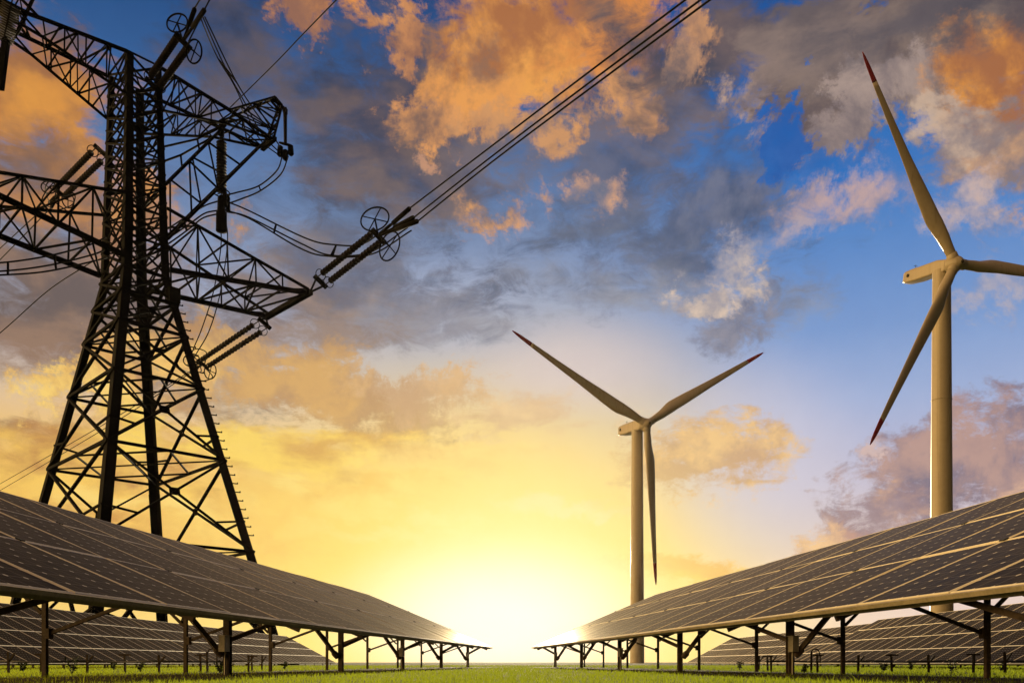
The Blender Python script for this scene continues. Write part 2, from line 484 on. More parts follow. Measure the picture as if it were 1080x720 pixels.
# ------------------------------------------------------------------ mesh builder
class MB:
    def __init__(s):
        s.v, s.f, s.m = [], [], []
        s.smooth = []

    def add(s, vs, fs, mi=0, smooth=False):
        o = len(s.v)
        s.v += [tuple(p) for p in vs]
        s.f += [tuple(i + o for i in f) for f in fs]
        s.m += [mi] * len(fs)
        s.smooth += [smooth] * len(fs)

    def frame(s, p, q, up=None):
        a = (q - p).normalized()
        up = up or (Vector((0, 0, 1)) if abs(a.z) < .92 else Vector((1, 0, 0)))
        x = a.cross(up).normalized()
        return a, x, x.cross(a).normalized()

    def bar(s, p, q, w, h=None, mi=0, up=None):
        p, q = Vector(p), Vector(q)
        h = h or w
        a, x, y = s.frame(p, q, up)
        vs = [c + x * (i * w / 2) + y * (j * h / 2) for c in (p, q) for i, j in ((-1, -1), (1, -1), (1, 1), (-1, 1))]
        s.add(vs, [(0, 3, 2, 1), (4, 5, 6, 7), (0, 1, 5, 4), (1, 2, 6, 5), (2, 3, 7, 6), (3, 0, 4, 7)], mi)

    def angle(s, p, q, w, th, xd, yd, mi=0):
        """L section running p->q with flanges along xd and yd"""
        p, q = Vector(p), Vector(q)
        prof = [(0, 0), (w, 0), (w, th), (th, th), (th, w), (0, w)]
        vs = [c + xd * i + yd * j for c in (p, q) for i, j in prof]
        n = 6
        fs = [(k, (k + 1) % n, n + (k + 1) % n, n + k) for k in range(n)]
        fs += [tuple(range(n))[::-1], tuple(range(n, 2 * n))]
        s.add(vs, fs, mi)

    def tube(s, pts, r, n=6, mi=0, caps=True):
        pts = [Vector(p) for p in pts]
        rs = r if isinstance(r, (list, tuple)) else [r] * len(pts)
        vs, fs = [], []
        x = None
        for i, p in enumerate(pts):
            a = (pts[min(i + 1, len(pts) - 1)] - pts[max(i - 1, 0)])
            if a.length < 1e-9:
                a = Vector((0, 0, 1))
            a.normalize()
            if x is None:
                x = a.orthogonal().normalized()
            x = (x - a * x.dot(a)).normalized()
            y = a.cross(x)
            for k in range(n):
                th = 2 * math.pi * k / n
                vs.append(p + (x * math.cos(th) + y * math.sin(th)) * rs[i])
        for i in range(len(pts) - 1):
            for k in range(n):
                k2 = (k + 1) % n
                fs.append((i * n + k, i * n + k2, (i + 1) * n + k2, (i + 1) * n + k))
        s.add(vs, fs, mi, True)
        if caps:
            L = (len(pts) - 1) * n
            s.add([vs[k] for k in range(n)], [tuple(range(n))[::-1]], mi)
            s.add([vs[L + k] for k in range(n)], [tuple(range(n))], mi)

    def lathe(s, p, q, prof, n=12, mi=0):
        """prof: (t along p->q in metres, radius)"""
        p, q = Vector(p), Vector(q)
        a = (q - p).normalized()
        s.tube([p + a * t for t, _ in prof], [r for _, r in prof], n, mi)

    def build(s, name, mats, parent=None, loc=None):
        me = bpy.data.meshes.new(name)
        off = Vector(loc) if loc is not None else Vector((0, 0, 0))
        me.from_pydata([tuple(Vector(v) - off) for v in s.v], [], s.f)
        for m in (mats if isinstance(mats, (list, tuple)) else [mats]):
            me.materials.append(m)
        me.polygons.foreach_set('material_index', s.m)
        me.polygons.foreach_set('use_smooth', s.smooth)
        me.update()
        o = bpy.data.objects.new(name, me)
        o.location = off
        COL.objects.link(o)
        if parent:
            o.parent = parent
        return o


def tag(o, label=None, cat=None, group=None, kind=None):
    for k, v in (('label', label), ('category', cat), ('group', group), ('kind', kind)):
        if v:
            o[k] = v
    return o


def empty(name, loc=(0, 0, 0), rz=0.):
    o = bpy.data.objects.new(name, None)
    o.location = loc
    o.rotation_euler = (0, 0, rz)
    o.empty_display_size = .3
    COL.objects.link(o)
    return o


def truss(mb, A0, A1, B0, B1, n, w, posts=True, cross=False):
    A0, A1, B0, B1 = map(Vector, (A0, A1, B0, B1))
    for i in range(n):
        a, a2 = A0.lerp(A1, i / n), A0.lerp(A1, (i + 1) / n)
        b, b2 = B0.lerp(B1, i / n), B0.lerp(B1, (i + 1) / n)
        if cross or i % 2 == 0:
            mb.bar(a, b2, w)
        if cross or i % 2 == 1:
            mb.bar(b, a2, w)
        if posts and i > 0:
            mb.bar(a, b, w)


# ------------------------------------------------------------------ ground and grass
def ground():
    m = bpy.data.materials.new('meadow_soil')
    m.use_nodes = True
    t = NT(m.node_tree)
    b = t.n['Principled BSDF']
    co = t.n.new('ShaderNodeTexCoord').outputs['Object']
    n1 = t.noise(co, .35, 8, .65)
    n2 = t.noise(co, 7., 6, .7)
    c = t.mix(t.rng(n1, .35, .65), (.045, .060, .012), (.075, .085, .020))
    c = t.mix(t.rng(n2, .45, .75, 0, .7), c, (.030, .032, .010))
    t.put(b.inputs['Base Color'], c)
    b.inputs['Roughness'].default_value = .95
    b.inputs['Specular IOR Level'].default_value = .1
    bp = t.n.new('ShaderNodeBump')
    bp.inputs['Strength'].default_value = .8
    bp.inputs['Distance'].default_value = .05
    t.put(bp.inputs['Height'], n2)
    t.put(b.inputs['Normal'], bp.outputs[0])
    # rings getting wider, gently uneven close by
    mb = MB()
    rad = [0, 6, 12, 20, 35, 60, 120, 300, 900, 2500, 6000, 14000]
    n = 48
    vs = [(0, 0, 0)]
    for r in rad[1:]:
        for k in range(n):
            a = 2 * math.pi * k / n
            vs.append((r * math.sin(a), r * math.cos(a), 0))
    fs = [(0, 1 + (k + 1) % n, 1 + k) for k in range(n)]
    for i in range(len(rad) - 2):
        for k in range(n):
            a, b2 = 1 + i * n + k, 1 + i * n + (k + 1) % n
            fs.append((a, b2, b2 + n, a + n))
    mb.add(vs, fs)
    tag(mb.build('ground', m), kind='structure')


ground()


def shade_strip(sg):  # dark ground colour put in for the shade under the panels
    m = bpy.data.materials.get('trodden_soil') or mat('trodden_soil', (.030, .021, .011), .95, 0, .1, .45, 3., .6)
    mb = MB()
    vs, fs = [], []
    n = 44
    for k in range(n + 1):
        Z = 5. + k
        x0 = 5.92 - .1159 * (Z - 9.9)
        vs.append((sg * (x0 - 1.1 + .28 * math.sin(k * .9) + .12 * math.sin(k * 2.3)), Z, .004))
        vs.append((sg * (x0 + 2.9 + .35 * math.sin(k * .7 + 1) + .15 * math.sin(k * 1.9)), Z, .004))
    for k in range(n):
        q = (2 * k, 2 * k + 1, 2 * k + 3, 2 * k + 2)
        fs.append(q if sg > 0 else q[::-1])
    mb.add(vs, fs)
    tag(mb.build('soil', m), kind='structure')


shade_strip(-1)
shade_strip(1)


def grass():
    m = bpy.data.materials.new('grass_blade')
    m.use_nodes = True
    t = NT(m.node_tree)
    t.n.clear()
    co = t.n.new('ShaderNodeTexCoord').outputs['Object']
    n1 = t.noise(co, .5, 5, .6)
    n2 = t.noise(co, 9., 3, .6)
    c = t.mix(t.rng(n1, .3, .7), (.070, .120, .010), (.135, .160, .016))
    c = t.mix(t.rng(n2, .55, .8, 0, .6), c, (.14, .14, .035))
    di = t.n.new('ShaderNodeBsdfDiffuse')
    tr = t.n.new('ShaderNodeBsdfTranslucent')
    t.put(di.inputs[0], c)
    t.put(tr.inputs[0], t.mix(.75, c, (.36, .45, .025)))
    ms = t.n.new('ShaderNodeMixShader')
    ms.inputs[0].default_value = .68
    t.l.new(di.outputs[0], ms.inputs[1])
    t.l.new(tr.outputs[0], ms.inputs[2])
    o = t.n.new('ShaderNodeOutputMaterial')
    t.l.new(ms.outputs[0], o.inputs[0])
    N = 120000
    Z = 8.5 * (75 / 8.5) ** rng.random(N)
    X = (rng.random(N) * 2 - 1) * (Z * .68 + 1.5)
    patch = .5 + .5 * np.sin(X * 1.7 + 3 * np.sin(Z * .6)) * np.sin(Z * 1.1 + X * .4)
    # grass thinned over the dark strips that imitate shade below the panel edges
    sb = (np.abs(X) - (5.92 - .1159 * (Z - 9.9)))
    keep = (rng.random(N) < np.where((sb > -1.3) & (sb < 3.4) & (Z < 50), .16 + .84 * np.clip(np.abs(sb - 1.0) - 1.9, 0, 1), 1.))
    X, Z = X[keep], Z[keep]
    N = len(X)
    patch = .5 + .5 * np.sin(X * 1.7 + 3 * np.sin(Z * .6)) * np.sin(Z * 1.1 + X * .4)
    h = (.030 + .050 * rng.random(N)) * (.7 + .6 * patch)
    tall = rng.random(N) < .012
    h = np.where(tall, h * 2.0, h)
    wd = .0035 * (Z / 10) ** .9 * (.7 + .6 * rng.random(N))
    a = rng.random(N) * 2 * np.pi
    lean = h * (.15 + .55 * rng.random(N))
    b = rng.random(N) * 2 * np.pi
    dx, dy = np.cos(a) * wd, np.sin(a) * wd
    lx, ly = np.cos(b) * lean, np.sin(b) * lean
    V = np.zeros((N, 5, 3), np.float32)
    V[:, 0] = np.stack([X - dx, Z - dy, 0 * X - .005], 1)
    V[:, 1] = np.stack([X + dx, Z + dy, 0 * X - .005], 1)
    V[:, 2] = np.stack([X + dx * .7 + lx * .35, Z + dy * .7 + ly * .35, h * .6], 1)
    V[:, 3] = np.stack([X - dx * .7 + lx * .35, Z - dy * .7 + ly * .35, h * .6], 1)
    V[:, 4] = np.stack([X + lx, Z + ly, h], 1)
    base = (np.arange(N) * 5)[:, None]
    loops = np.concatenate([base + np.array([[0, 1, 2, 3]]), base + np.array([[3, 2, 4]])], 1).ravel().astype(np.int32)
    starts = (np.arange(N)[:, None] * 7 + np.array([[0, 4]])).ravel().astype(np.int32)
    me = bpy.data.meshes.new('grass')
    me.vertices.add(N * 5)
    me.vertices.foreach_set('co', V.ravel())
    me.loops.add(len(loops))
    me.loops.foreach_set('vertex_index', loops)
    me.polygons.add(N * 2)
    me.polygons.foreach_set('loop_start', starts)
    me.update(calc_edges=True)
    me.materials.append(m)
    o = bpy.data.objects.new('grass', me)
    COL.objects.link(o)
    tag(o, 'short green grass carpeting the ground between the panel rows', 'grass', kind='stuff')


grass()


# ------------------------------------------------------------------ solar arrays
def make_module(name, L, Wd, th, fw, cellmat, split_frame):
    """one module lying in its own xy plane: x up the slope, y along the row"""
    g = MB()
    x, y = L / 2 - fw, Wd / 2 - fw
    zt = -.006
    g.add([(-x, -y, zt), (x, -y, zt), (x, y, zt), (-x, y, zt), (-x, -y, -th * .6), (x, -y, -th * .6), (x, y, -th * .6), (-x, y, -th * .6)],
          [(0, 1, 2, 3), (7, 6, 5, 4), (0, 4, 5, 1), (1, 5, 6, 2), (2, 6, 7, 3), (3, 7, 4, 0)], 0)
    f = g if not split_frame else MB()
    mi = 1 if not split_frame else 0
    X, Y = L / 2, Wd / 2
    c = .35 * fw
    prof = [(0, -th), (0, -c), (c, 0), (fw - c, 0), (fw, -c), (fw, -th)]   # inset, z
    ring = []
    for ins, zz in prof:
        ring += [(-X + ins, -Y + ins, zz), (X - ins, -Y + ins, zz), (X - ins, Y - ins, zz), (-X + ins, Y - ins, zz)]
    fs = []
    for i in range(len(prof)):
        j = (i + 1) % len(prof)
        for k in range(4):
            k2 = (k + 1) % 4
            fs.append((i * 4 + k, i * 4 + k2, j * 4 + k2, j * 4 + k))
    f.add(ring, fs, mi)
    return g, f


def solar_array(label, group, origin, dirv, s0, ncol, colw, ntier, tierl, hl, tilt, sg, front, cellm,
                posts=()):
    """origin: low edge at s=0 on plan, dirv: row direction on plan, sg=-1 slopes up to the left"""
    d = Vector((dirv[0], dirv[1], 0)).normalized()
    rz = math.atan2(-d.x, d.y)
    base = Vector((origin[0], origin[1], 0)) + d * s0
    root = empty('solar_array', base, rz)
    tag(root, label, 'solar array', group)
    ct, st = math.cos(tilt), math.sin(tilt)
    th, fw = (.075, .042) if front else (.045, .030)
    gm, fm = make_module('solar_panel', tierl - .014, colw - .014, th, fw, cellm, front)
    proto = None
    for k in range(ncol):
        for j in range(ntier):
            sl = (j + .5) * tierl
            jit = random.uniform(-.004, .004)
            loc = (sg * sl * ct, (k + .5) * colw, hl + sl * st + jit)
            rot = (random.uniform(-.004, .004), -sg * tilt + random.uniform(-.006, .006), 0)
            if proto is None:
                proto = gm.build('solar_panel', [cellm] if front else [cellm, M_ALU], root)
                fr = fm.build('panel_frame', M_ALU, proto) if front else None
                p = proto
            else:
                p = proto.copy()
                COL.objects.link(p)
                p.parent = root
                if fr:
                    q = fr.copy()
                    COL.objects.link(q)
                    q.parent = p
            p.location = loc
            p.rotation_euler = rot
    Lr = ncol * colw

    def P(sl, s, n=0.):              # slope distance, along, offset below the panels
        return Vector((sg * (sl * ct + n * st), s, hl + sl * st - n * ct))
    # purlins under every tier joint, rafters up the slope
    pw = .09 if front else .06
    n0 = th + .006 + pw / 2
    for j in range(ntier + 1):
        sl = min(max(j * tierl, .10), ntier * tierl - .10)
        b = MB()
        b.bar(P(sl, 0.02, n0), P(sl, Lr - .02, n0), pw, pw, up=Vector((sg * -st, 0, ct)))
        b.build('purlin', M_GALV, root)
    if front:
        b = MB()                     # pale trim along the low edge, a little proud of the frames
        b.bar(P(-.030, 0, th * .62), P(-.030, Lr, th * .62),   .050, .066, up=Vector((sg * -st, 0, ct)))
        b.build('edge_beam', M_RIM, root)
        for k in range(0, ncol + 1, 2):   # clamps with bolts on the joints
            b = MB()
            for j in (1, 2):
                q = P(j * tierl, k * colw + (.0 if 0 < k < ncol else (.05 if k == 0 else -.05)), -.012)
                b.bar(q - Vector((0, .06, 0)), q + Vector((0, .06, 0)), .10, .02, up=Vector((sg * -st, 0, ct)))
            b.build('panel_clamp', M_DARK, root)
    ntr = n0 + pw / 2 + pw / 2
    if front:
        # thin rear posts, 5.07 m apart, each with a brace reaching out towards the aisle
        for s in posts[0]:
            if not 0 < s - s0 < Lr:
                continue
            y = s - s0
            slb = 3.0 / ct
            top = P(slb, y, n0 + .05)
            b = MB()
            b.bar((sg * 3.0, y, -.25), (sg * 3.0, y, top.z), .08, .08)
            b.bar((sg * 3.0 - .09, y, top.z - .02), (sg * 3.0 + .09, y, top.z - .02), .16, .012)
            o = b.build('rear_post', M_POST, root)
            b = MB()
            q = P(1.05, y + .02, n0 + .04)
            b.bar((sg * 2.94, y, .78), q, .06, .06)
            b.bar((sg * 2.95, y, .70), (sg * 2.95, y, .88), .13, .13)
            b.build('brace', M_POST, root)
            b = MB()
            q = P(5.6, y - .02, n0 + .04)
            b.bar((sg * 3.06, y, 1.15), q, .06, .06)
            b.build('brace', M_POST, root)
            b = MB()                 # sloping rafter
            b.bar(P(.12, y, ntr + .02), P(ntier * tierl - .15, y, ntr + .02), .08, .10, up=Vector((sg * -st, 0, ct)))
            b.build('rafter', M_POST, root)
            b = MB()                 # long actuator tube slung under the panels beside the post
            a0, a1 = P(1.5, y + .35, .34), P(.75, y + 1.35, .30)
            b.lathe(a0, a1, [(0, .04), (.02, .085), (.5, .085), (.52, .055), ((a1 - a0).length - .05, .055), ((a1 - a0).length, .09)], 10)
            b.bar(a0, P(1.55, y + .30, ntr), .05)
            b.bar(a1, P(.75, y + 1.35, n0), .05)
            b.build('actuator', M_POST, root)
        # stout front posts with a thick strut ending in a foot
        for s in posts[1]:
            if not 0 < s - s0 < Lr:
                continue
            y = s - s0
            top = P(.9 / ct, y, n0 + .04)
            b = MB()
            X = sg * .9
            for dy in (-.065, .065):
                b.bar((X, y + dy, -.3), (X, y + dy, top.z), .13, .018, up=Vector((0, 1, 0)))
            b.bar((X, y, -.3), (X, y, top.z), .018, .112, up=Vector((0, 1, 0)))
            b.bar((X - .14, y, .012), (X + .14, y, .012), .30, .024)
            b.bar((X - .13, y, top.z - .01), (X + .13, y, top.z - .01), .26, .02)
            b.build('front_post', M_POST, root)
            b = MB()
            q = P(1.75, y - 1.0, n0 + .05)
            fo = Vector((X + sg * .10, y - .12, .47))
            b.bar(fo, q, .095, .095)
            b.lathe(fo - (q - fo).normalized() * .06, q, [(0, .08), (.16, .095), (.24, .055)], 10)
            b.build('strut', M_POST, root)
            b = MB()
            q2 = P(.30, y + 1.15, n0 + .05)
            b.bar((X, y + .10, .75), q2, .085, .085)
            b.build('brace', M_POST, root)
        # combiner boxes on some posts, and module cable sagging along under the low purlin
        for n_, s in enumerate(posts[1]):
            if n_ % 2 == 0 and 0 < s - s0 < Lr:
                y = s - s0
                b = MB()
                b.bar((sg * .9, y - .16, .50), (sg * .9, y - .16, .82), .24, .13)
                b.bar((sg * .9, y - .16, .82), (sg * .9, y - .16, .835), .28, .17)
                b.tube([(sg * .9, y - .12, .50), (sg * .9, y - .12, -.05)], .02, 6)
                b.build('junction_box', M_GALV, root)
        b = MB()
        pts = []
        n_ = int(Lr / 1.15)
        for i in range(n_ * 6 + 1):
            u = i / 6
            pts.append(P(.55, .1 + u * (Lr - .2) / n_, .16) + Vector((0, 0, -(.05 + .07 * abs(math.sin(int(u) * 2.3))) * math.sin(math.pi * (u % 1)))))
        b.tube(pts, .013, 5)
        b.build('cable_run', M_CABLE, root)
        # a loop of module cable hanging under the second rear post
        for s in posts[2]:
            y = s - s0 - .22
            b = MB()
            for q in range(5):
                pts = []
                for i in range(13):
                    u = i / 12
                    pts.append(P(2.55 + .1 * q, y - .10 + .20 * u, .2) + Vector((0, 0, -(.42 + .05 * q) * math.sin(math.pi * u) ** .6)))
                b.tube(pts, .008, 5)
            b.build('cable_loop', M_CABLE, root)
    else:
        y = .9
        while y < Lr - .3:
            for sl in (.5, ntier * tierl * .72):
                top = P(sl, y, n0 + .03)
                b = MB()
                b.bar((top.x, y, -.2), (top.x, y, top.z), .07, .07)
                b.build('post', M_POST, root)
            b = MB()
            b.bar(P(.1, y, ntr), P(ntier * tierl - .1, y, ntr), .06, .08, up=Vector((sg * -st, 0, ct)))
            b.build('rafter', M_POST, root)
            y += 3.55
    return root


TW = 2.34
FT = math.atan2(3.2, 7.6)
TL = math.hypot(3.2, 7.6) / 3
cm_front = cell_material('front_cells', (TL - .098) / 7, (TW - .098) / 6, 7, 6)
RT, RTL, RCW = R(28), 1.45, 1.2
cm_rear = cell_material('rear_cells', (RTL - .074) / 8, (RCW - .074) / 6, 8, 6)
thin = [5 + 5.07 * k for k in range(-2, 8)]
thick = [.3 + 7.5 * k for k in range(-1, 6)]
dF = (.1151, .9934)
S0 = 1.38 - 3 * TW
solar_array('long tilted row of large solar panels left of the aisle, below the pylon',
            'solar arrays beside the aisle', (-5.92, 9.9), dF, S0, 20, TW, 3, TL, 1.2, FT, -1, True, cm_front,
            (thin, thick, [thin[3], thin[6]]))
solar_array('long tilted row of large solar panels right of the aisle, below the turbines',
            'solar arrays beside the aisle', (5.92, 9.9), (-dF[0], dF[1]), S0, 20, TW, 3, TL, 1.2, FT, 1, True, cm_front,
            ([v - .22 for v in thin], [v + .30 for v in thick], [thin[3] - .22, thin[5] - .22]))
RHL = .24
low = RTL * 4 * math.cos(RT)
for (lab, X, y0, n, sg) in (
    ('nearest low array of small solar panels behind the left row, crossed by the pylon legs', -17.9, 27.0, 20, -1),
    ('middle low array of small solar panels behind the left row, past the pylon legs', -17.95, 51.2, 20, -1),
    ('short last low array of small solar panels, its tip ending left of the aisle', -18.0, 75.4, 10, -1),
    ('nearest low array of small solar panels behind the right row, its end frame bright', 17.9, 29.6, 20, 1),
    ('middle low array of small solar panels behind the right row, set back from the nearest', 19.6, 56.5, 18, 1),
    ('short last low array of small solar panels, its tip near the far turbine', 19.7, 78.4, 15, 1)):
    solar_array(lab, 'low solar arrays behind the front rows', (X, y0), (0, 1), 0, n, RCW, 4, RTL, RHL, RT, sg, False, cm_rear)


# ------------------------------------------------------------------ wind turbines
def loft(sections, closed=True):
    n = len(sections[0])
    vs = [p for s in sections for p in s]
    fs = []
    for i in range(len(sections) - 1):
        for k in range(n):
            k2 = (k + 1) % n
            fs.append((i * n + k, i * n + k2, (i + 1) * n + k2, (i + 1) * n + k))
    fs.append(tuple(range(n))[::-1])
    fs.append(tuple(range((len(sections) - 1) * n, len(sections) * n)))
    return vs, fs


def blade_sections(Rb, t0, t1, n):
    out = []
    for i in range(n):
        t = t0 + (t1 - t0) * i / (n - 1)
        r = 1.2 + (Rb - 1.2) * t
        # chord: round root, broad shoulder at a fifth, slender tip
        root = .021 * Rb * 2
        ch = np.interp(t, [0, .04, .12, .19, .30, .5, .7, .85, .94, .98, 1.], [root, root, .058 * Rb, .074 * Rb, .068 * Rb, .049 * Rb, .036 * Rb, .028 * Rb, .021 * Rb, .013 * Rb, .004 * Rb])
        thk = np.interp(t, [0, .05, .2, .5, 1.], [1., .98, .36, .24, .16])
        tw = R(np.interp(t, [0, .05, .2, .5, 1.], [26, 26, 18, 8, 2]))
        sweep = np.interp(t, [0, .1, .2, 1.], [0, .003 * Rb, .014 * Rb, .0])
        bend = -.022 * Rb * t * t      # prebend towards the wind
        sec = []
        for k in range(16):
            a = 2 * math.pi * k / 16
            cx = math.cos(a)
            air = (1 - .28 * cx) if t > .08 else 1.
            px = cx * ch / 2
            py = math.sin(a) * ch / 2 * thk * air
            sec.append((px * math.cos(tw) - py * math.sin(tw) + sweep, px * math.sin(tw) + py * math.cos(tw) + bend, r))
        out.append(sec)
    return out


def turbine(label, base, hub_px, Z, yaw, tilt, Rb, alphas, nl, towr0, towr1, tf):
    """yaw: turn of the rotor plane; the rotor faces the viewer, nacelle behind it"""
    hub = at(hub_px[0], hub_px[1], Z)
    nrm = Vector((math.sin(yaw) * math.cos(tilt), -math.cos(yaw) * math.cos(tilt), math.sin(tilt)))     # towards the viewer
    hor = Vector((math.cos(yaw), math.sin(yaw), 0))
    upv = hor.cross(-nrm) * -1
    upv = nrm.cross(hor) if nrm.cross(hor).z > 0 else hor.cross(nrm)
    nrm0 = Vector((math.sin(yaw), -math.cos(yaw), R(1.0))).normalized()
    upr = hor.cross(nrm0) if hor.cross(nrm0).z > 0 else nrm0.cross(hor)
    basep = hub - nrm * (nl * tf)
    root = empty('wind_turbine', (basep.x, basep.y, 0))
    tag(root, label, 'wind turbine', 'white wind turbines')
    O = Vector((basep.x, basep.y, 0))
    M = Matrix((( -nrm.x, hor.x, upv.x), (-nrm.y, hor.y, upv.y), (-nrm.z, hor.z, upv.z)))    # x back along nacelle, y across, z up

    def W(x, y, z):
        return hub + M @ Vector((x, y, z)) - O
    ztop = (hub - nrm * (nl * tf) - O).z - .04 * nl
    mb = MB()
    prof = []
    for i in range(25):
        u = i / 24
        prof.append((u * (ztop + .3), towr0 + (towr1 - towr0) * u))
    mb.lathe((0, 0, -.3), (0, 0, ztop), prof, 40)
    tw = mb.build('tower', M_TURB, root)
    for u in (.0, .34, .67):
        mb = MB()
        rr = towr0 + (towr1 - towr0) * u + .015
        mb.lathe((0, 0, u * ztop), (0, 0, u * ztop + .3), [(0, rr), (.02, rr + .05), (.2, rr + .05), (.22, rr)], 40)
        mb.build('flange', M_TURB, tw)
    # nacelle: rounded box, blunt tail
    h, wd = nl * .092, nl * .092
    secs = []
    for xx, sc, dz in ((.10, .62, 0), (.115, .88, 0), (.16, .97, 0), (.3, 1.02, .02), (.7, 1.02, .02), (.92, .94, .03), (.985, .80, .03), (1.0, .55, .02)):
        sec = []
        for k in range(48):
            a = 2 * math.pi * k / 48
            ca, sa = math.cos(a), math.sin(a)
            p = 9.
            rr = (abs(ca) ** p + abs(sa) ** p) ** (-1 / p)
            sec.append(W(xx * nl, ca * rr * wd * sc, sa * rr * h * sc + dz * nl))
        secs.append(sec)
    mb = MB()
    vs, fs = loft(secs)
    mb.add(vs, fs, 0, True)
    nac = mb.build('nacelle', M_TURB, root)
    mb = MB()                                     # cooler box and mast on the roof, hatch on the flank
    mb.bar(W(.74 * nl, 0, h * 1.02 + .02 * nl), W(.90 * nl, 0, h * 1.02 + .02 * nl), wd * 1.0, .03 * nl, up=upv)
    mb.build('cooler', M_TURB, nac)
    for yy in (-1, 1):
        mb = MB()
        q = W(.86 * nl, yy * wd * 1.0, .035 * nl)
        mb.lathe(q, q + hor * yy * .12, [(0, .025 * nl), (.10, .025 * nl), (.12, .02 * nl)], 16)
        mb.build('vent', M_DARK, nac)
    mb = MB()
    mb.tube([W(.88 * nl, wd * .5, h), W(.88 * nl, wd * .5, h + .12 * nl)], .05, 6)
    mb.bar(W(.88 * nl, wd * .5 - .5, h + .10 * nl), W(.88 * nl, wd * .5 + .5, h + .10 * nl), .06)
    mb.build('wind_vane', M_DARK, nac)
    # hub and spinner
    rs = Rb * .040
    mb = MB()
    q0, q1 = W(.11 * nl, 0, 0), W(-nl, 0, 0)
    tot = .11 * nl + rs * 1.05
    prof = [(0, rs * .80), (.03 * nl, rs * .98)]
    for i in range(9):
        u = i / 8
        prof.append((.03 * nl + (tot - .03 * nl) * u, max(.05, rs * (1.02 * math.cos(u * math.pi / 2) ** .55 if u < 1 else 0.05))))
    mb.lathe(q0, q1, prof, 28)
    hb = mb.build('hub', M_TURB, root)
    mb = MB()
    q = W(-rs * .98, 0, 0)
    mb.lathe(q, q + nrm, [(0, .18 * rs), (.10, .18 * rs), (.12, .12 * rs)], 14)
    mb.build('hub_cap', M_DARK, hb)
    for al in alphas:
        a = R(al)
        er = hor * math.cos(a) + upr * math.sin(a)          # outward
        et = -hor * math.sin(a) + upr * math.cos(a)         # along the turn
        def T(p):
            return hub + et * p[0] + (-nrm0) * p[1] + er * p[2] - O
        mb = MB()
        vs, fs = loft([[T(p) for p in s] for s in blade_sections(Rb, 0., .86, 34)])
        mb.add(vs, fs, 0, True)
        b = mb.build('blade', M_TURB, root)
        mb = MB()
        vs, fs = loft([[T(p) for p in s] for s in blade_sections(Rb, .8605, 1., 14)])
        mb.add(vs, fs, 0, True)
        tip = mb.build('blade_tip', M_RED, b)
        tip['label'] = 'dark red blade tip'
        mb = MB()
        mb.lathe(T((0, 0, rs * .55)), T((0, 0, rs * 2)), [(0, Rb * .0235), (rs * .62, Rb * .0235), (rs * .66, Rb * .0215)], 20)
        mb.build('blade_collar', M_TURB, hb)
    return root


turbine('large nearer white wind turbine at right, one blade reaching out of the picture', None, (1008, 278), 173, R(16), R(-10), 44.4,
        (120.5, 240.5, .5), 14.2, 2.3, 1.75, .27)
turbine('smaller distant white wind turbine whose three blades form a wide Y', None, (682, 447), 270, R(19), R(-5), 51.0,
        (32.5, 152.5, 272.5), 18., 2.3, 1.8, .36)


# ------------------------------------------------------------------ pylon
PZ = 95.0
PC = Vector(((142 - 540) / F * PZ, PZ, 0))
ua = Vector((.7071, .7071, 0))      # along the arms, to the right and away
ub = Vector((.7071, -.7071, 0))     # along the line, to the right and nearer
dh = Vector((.635, -.772, 0)).normalized()


def zpy(y):
    return CH + (HZ - y) / F * PZ


LV = [(0., 10.2, 15.4), (42.6, 2.45, 3.5), (zpy(200), 2.15, 3.2), (66.0, 1.85, 2.75)]


def half(z):
    return (float(np.interp(z, [l[0] for l in LV], [l[1] for l in LV])), float(np.interp(z, [l[0] for l in LV], [l[2] for l in LV])))


def leg_at(i, j, z):
    wa, wb = half(z)
    return ua * (i * wa) + ub * (j * wb) + Vector((0, 0, z))


def A(L, w, z):
    return ua * L + ub * w + Vector((0, 0, z))


pyl = empty('transmission_tower', PC)
tag(pyl, 'tall black lattice steel power pylon with two crossarms, behind the left panels', 'power pylon')
for i in (-1, 1):
    for j in (-1, 1):
        mb = MB()
        zs = [-.5, 10, 21, 32, 42.6, 50, 58, 66.0]
        for z0, z1 in zip(zs, zs[1:]):
            w = float(np.interp(z0, [0, 42, 66], [1.05, .88, .62]))
            mb.angle(leg_at(i, j, max(z0, 0)) + Vector((0, 0, min(z0, 0))), leg_at(i, j, z1), w, .12, -ua * i, -ub * j)
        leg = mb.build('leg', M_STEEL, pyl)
        mb = MB()
        q = leg_at(i, j, 0)
        mb.lathe(q + Vector((0, 0, -.4)), q + Vector((0, 0, .5)), [(0, 1.3), (.8, 1.1), (.9, .9)], 12)
        mb.build('footing', mat('footing_concrete_%d%d' % (i, j), (.3, .29, .27), .9, 0, .2, .2, 2.) if False else M_STEEL, leg)
        if (i, j) == (1, 1):
            z = 14.
            step = None
            while z < 42:
                p = leg_at(i, j, z)
                if step is None:
                    mb = MB()
                    mb.bar((0, 0, 0), ua * .55 + Vector((0, 0, .02)), .10)
                    mb.bar(ua * .55 + Vector((0, 0, -.02)), ua * .55 + Vector((0, 0, .16)), .10)
                    step = mb.build('climbing_step', M_STEEL, leg)
                    s = step
                else:
                    s = step.copy()
                    COL.objects.link(s)
                    s.parent = leg
                s.location = p
                z += .95
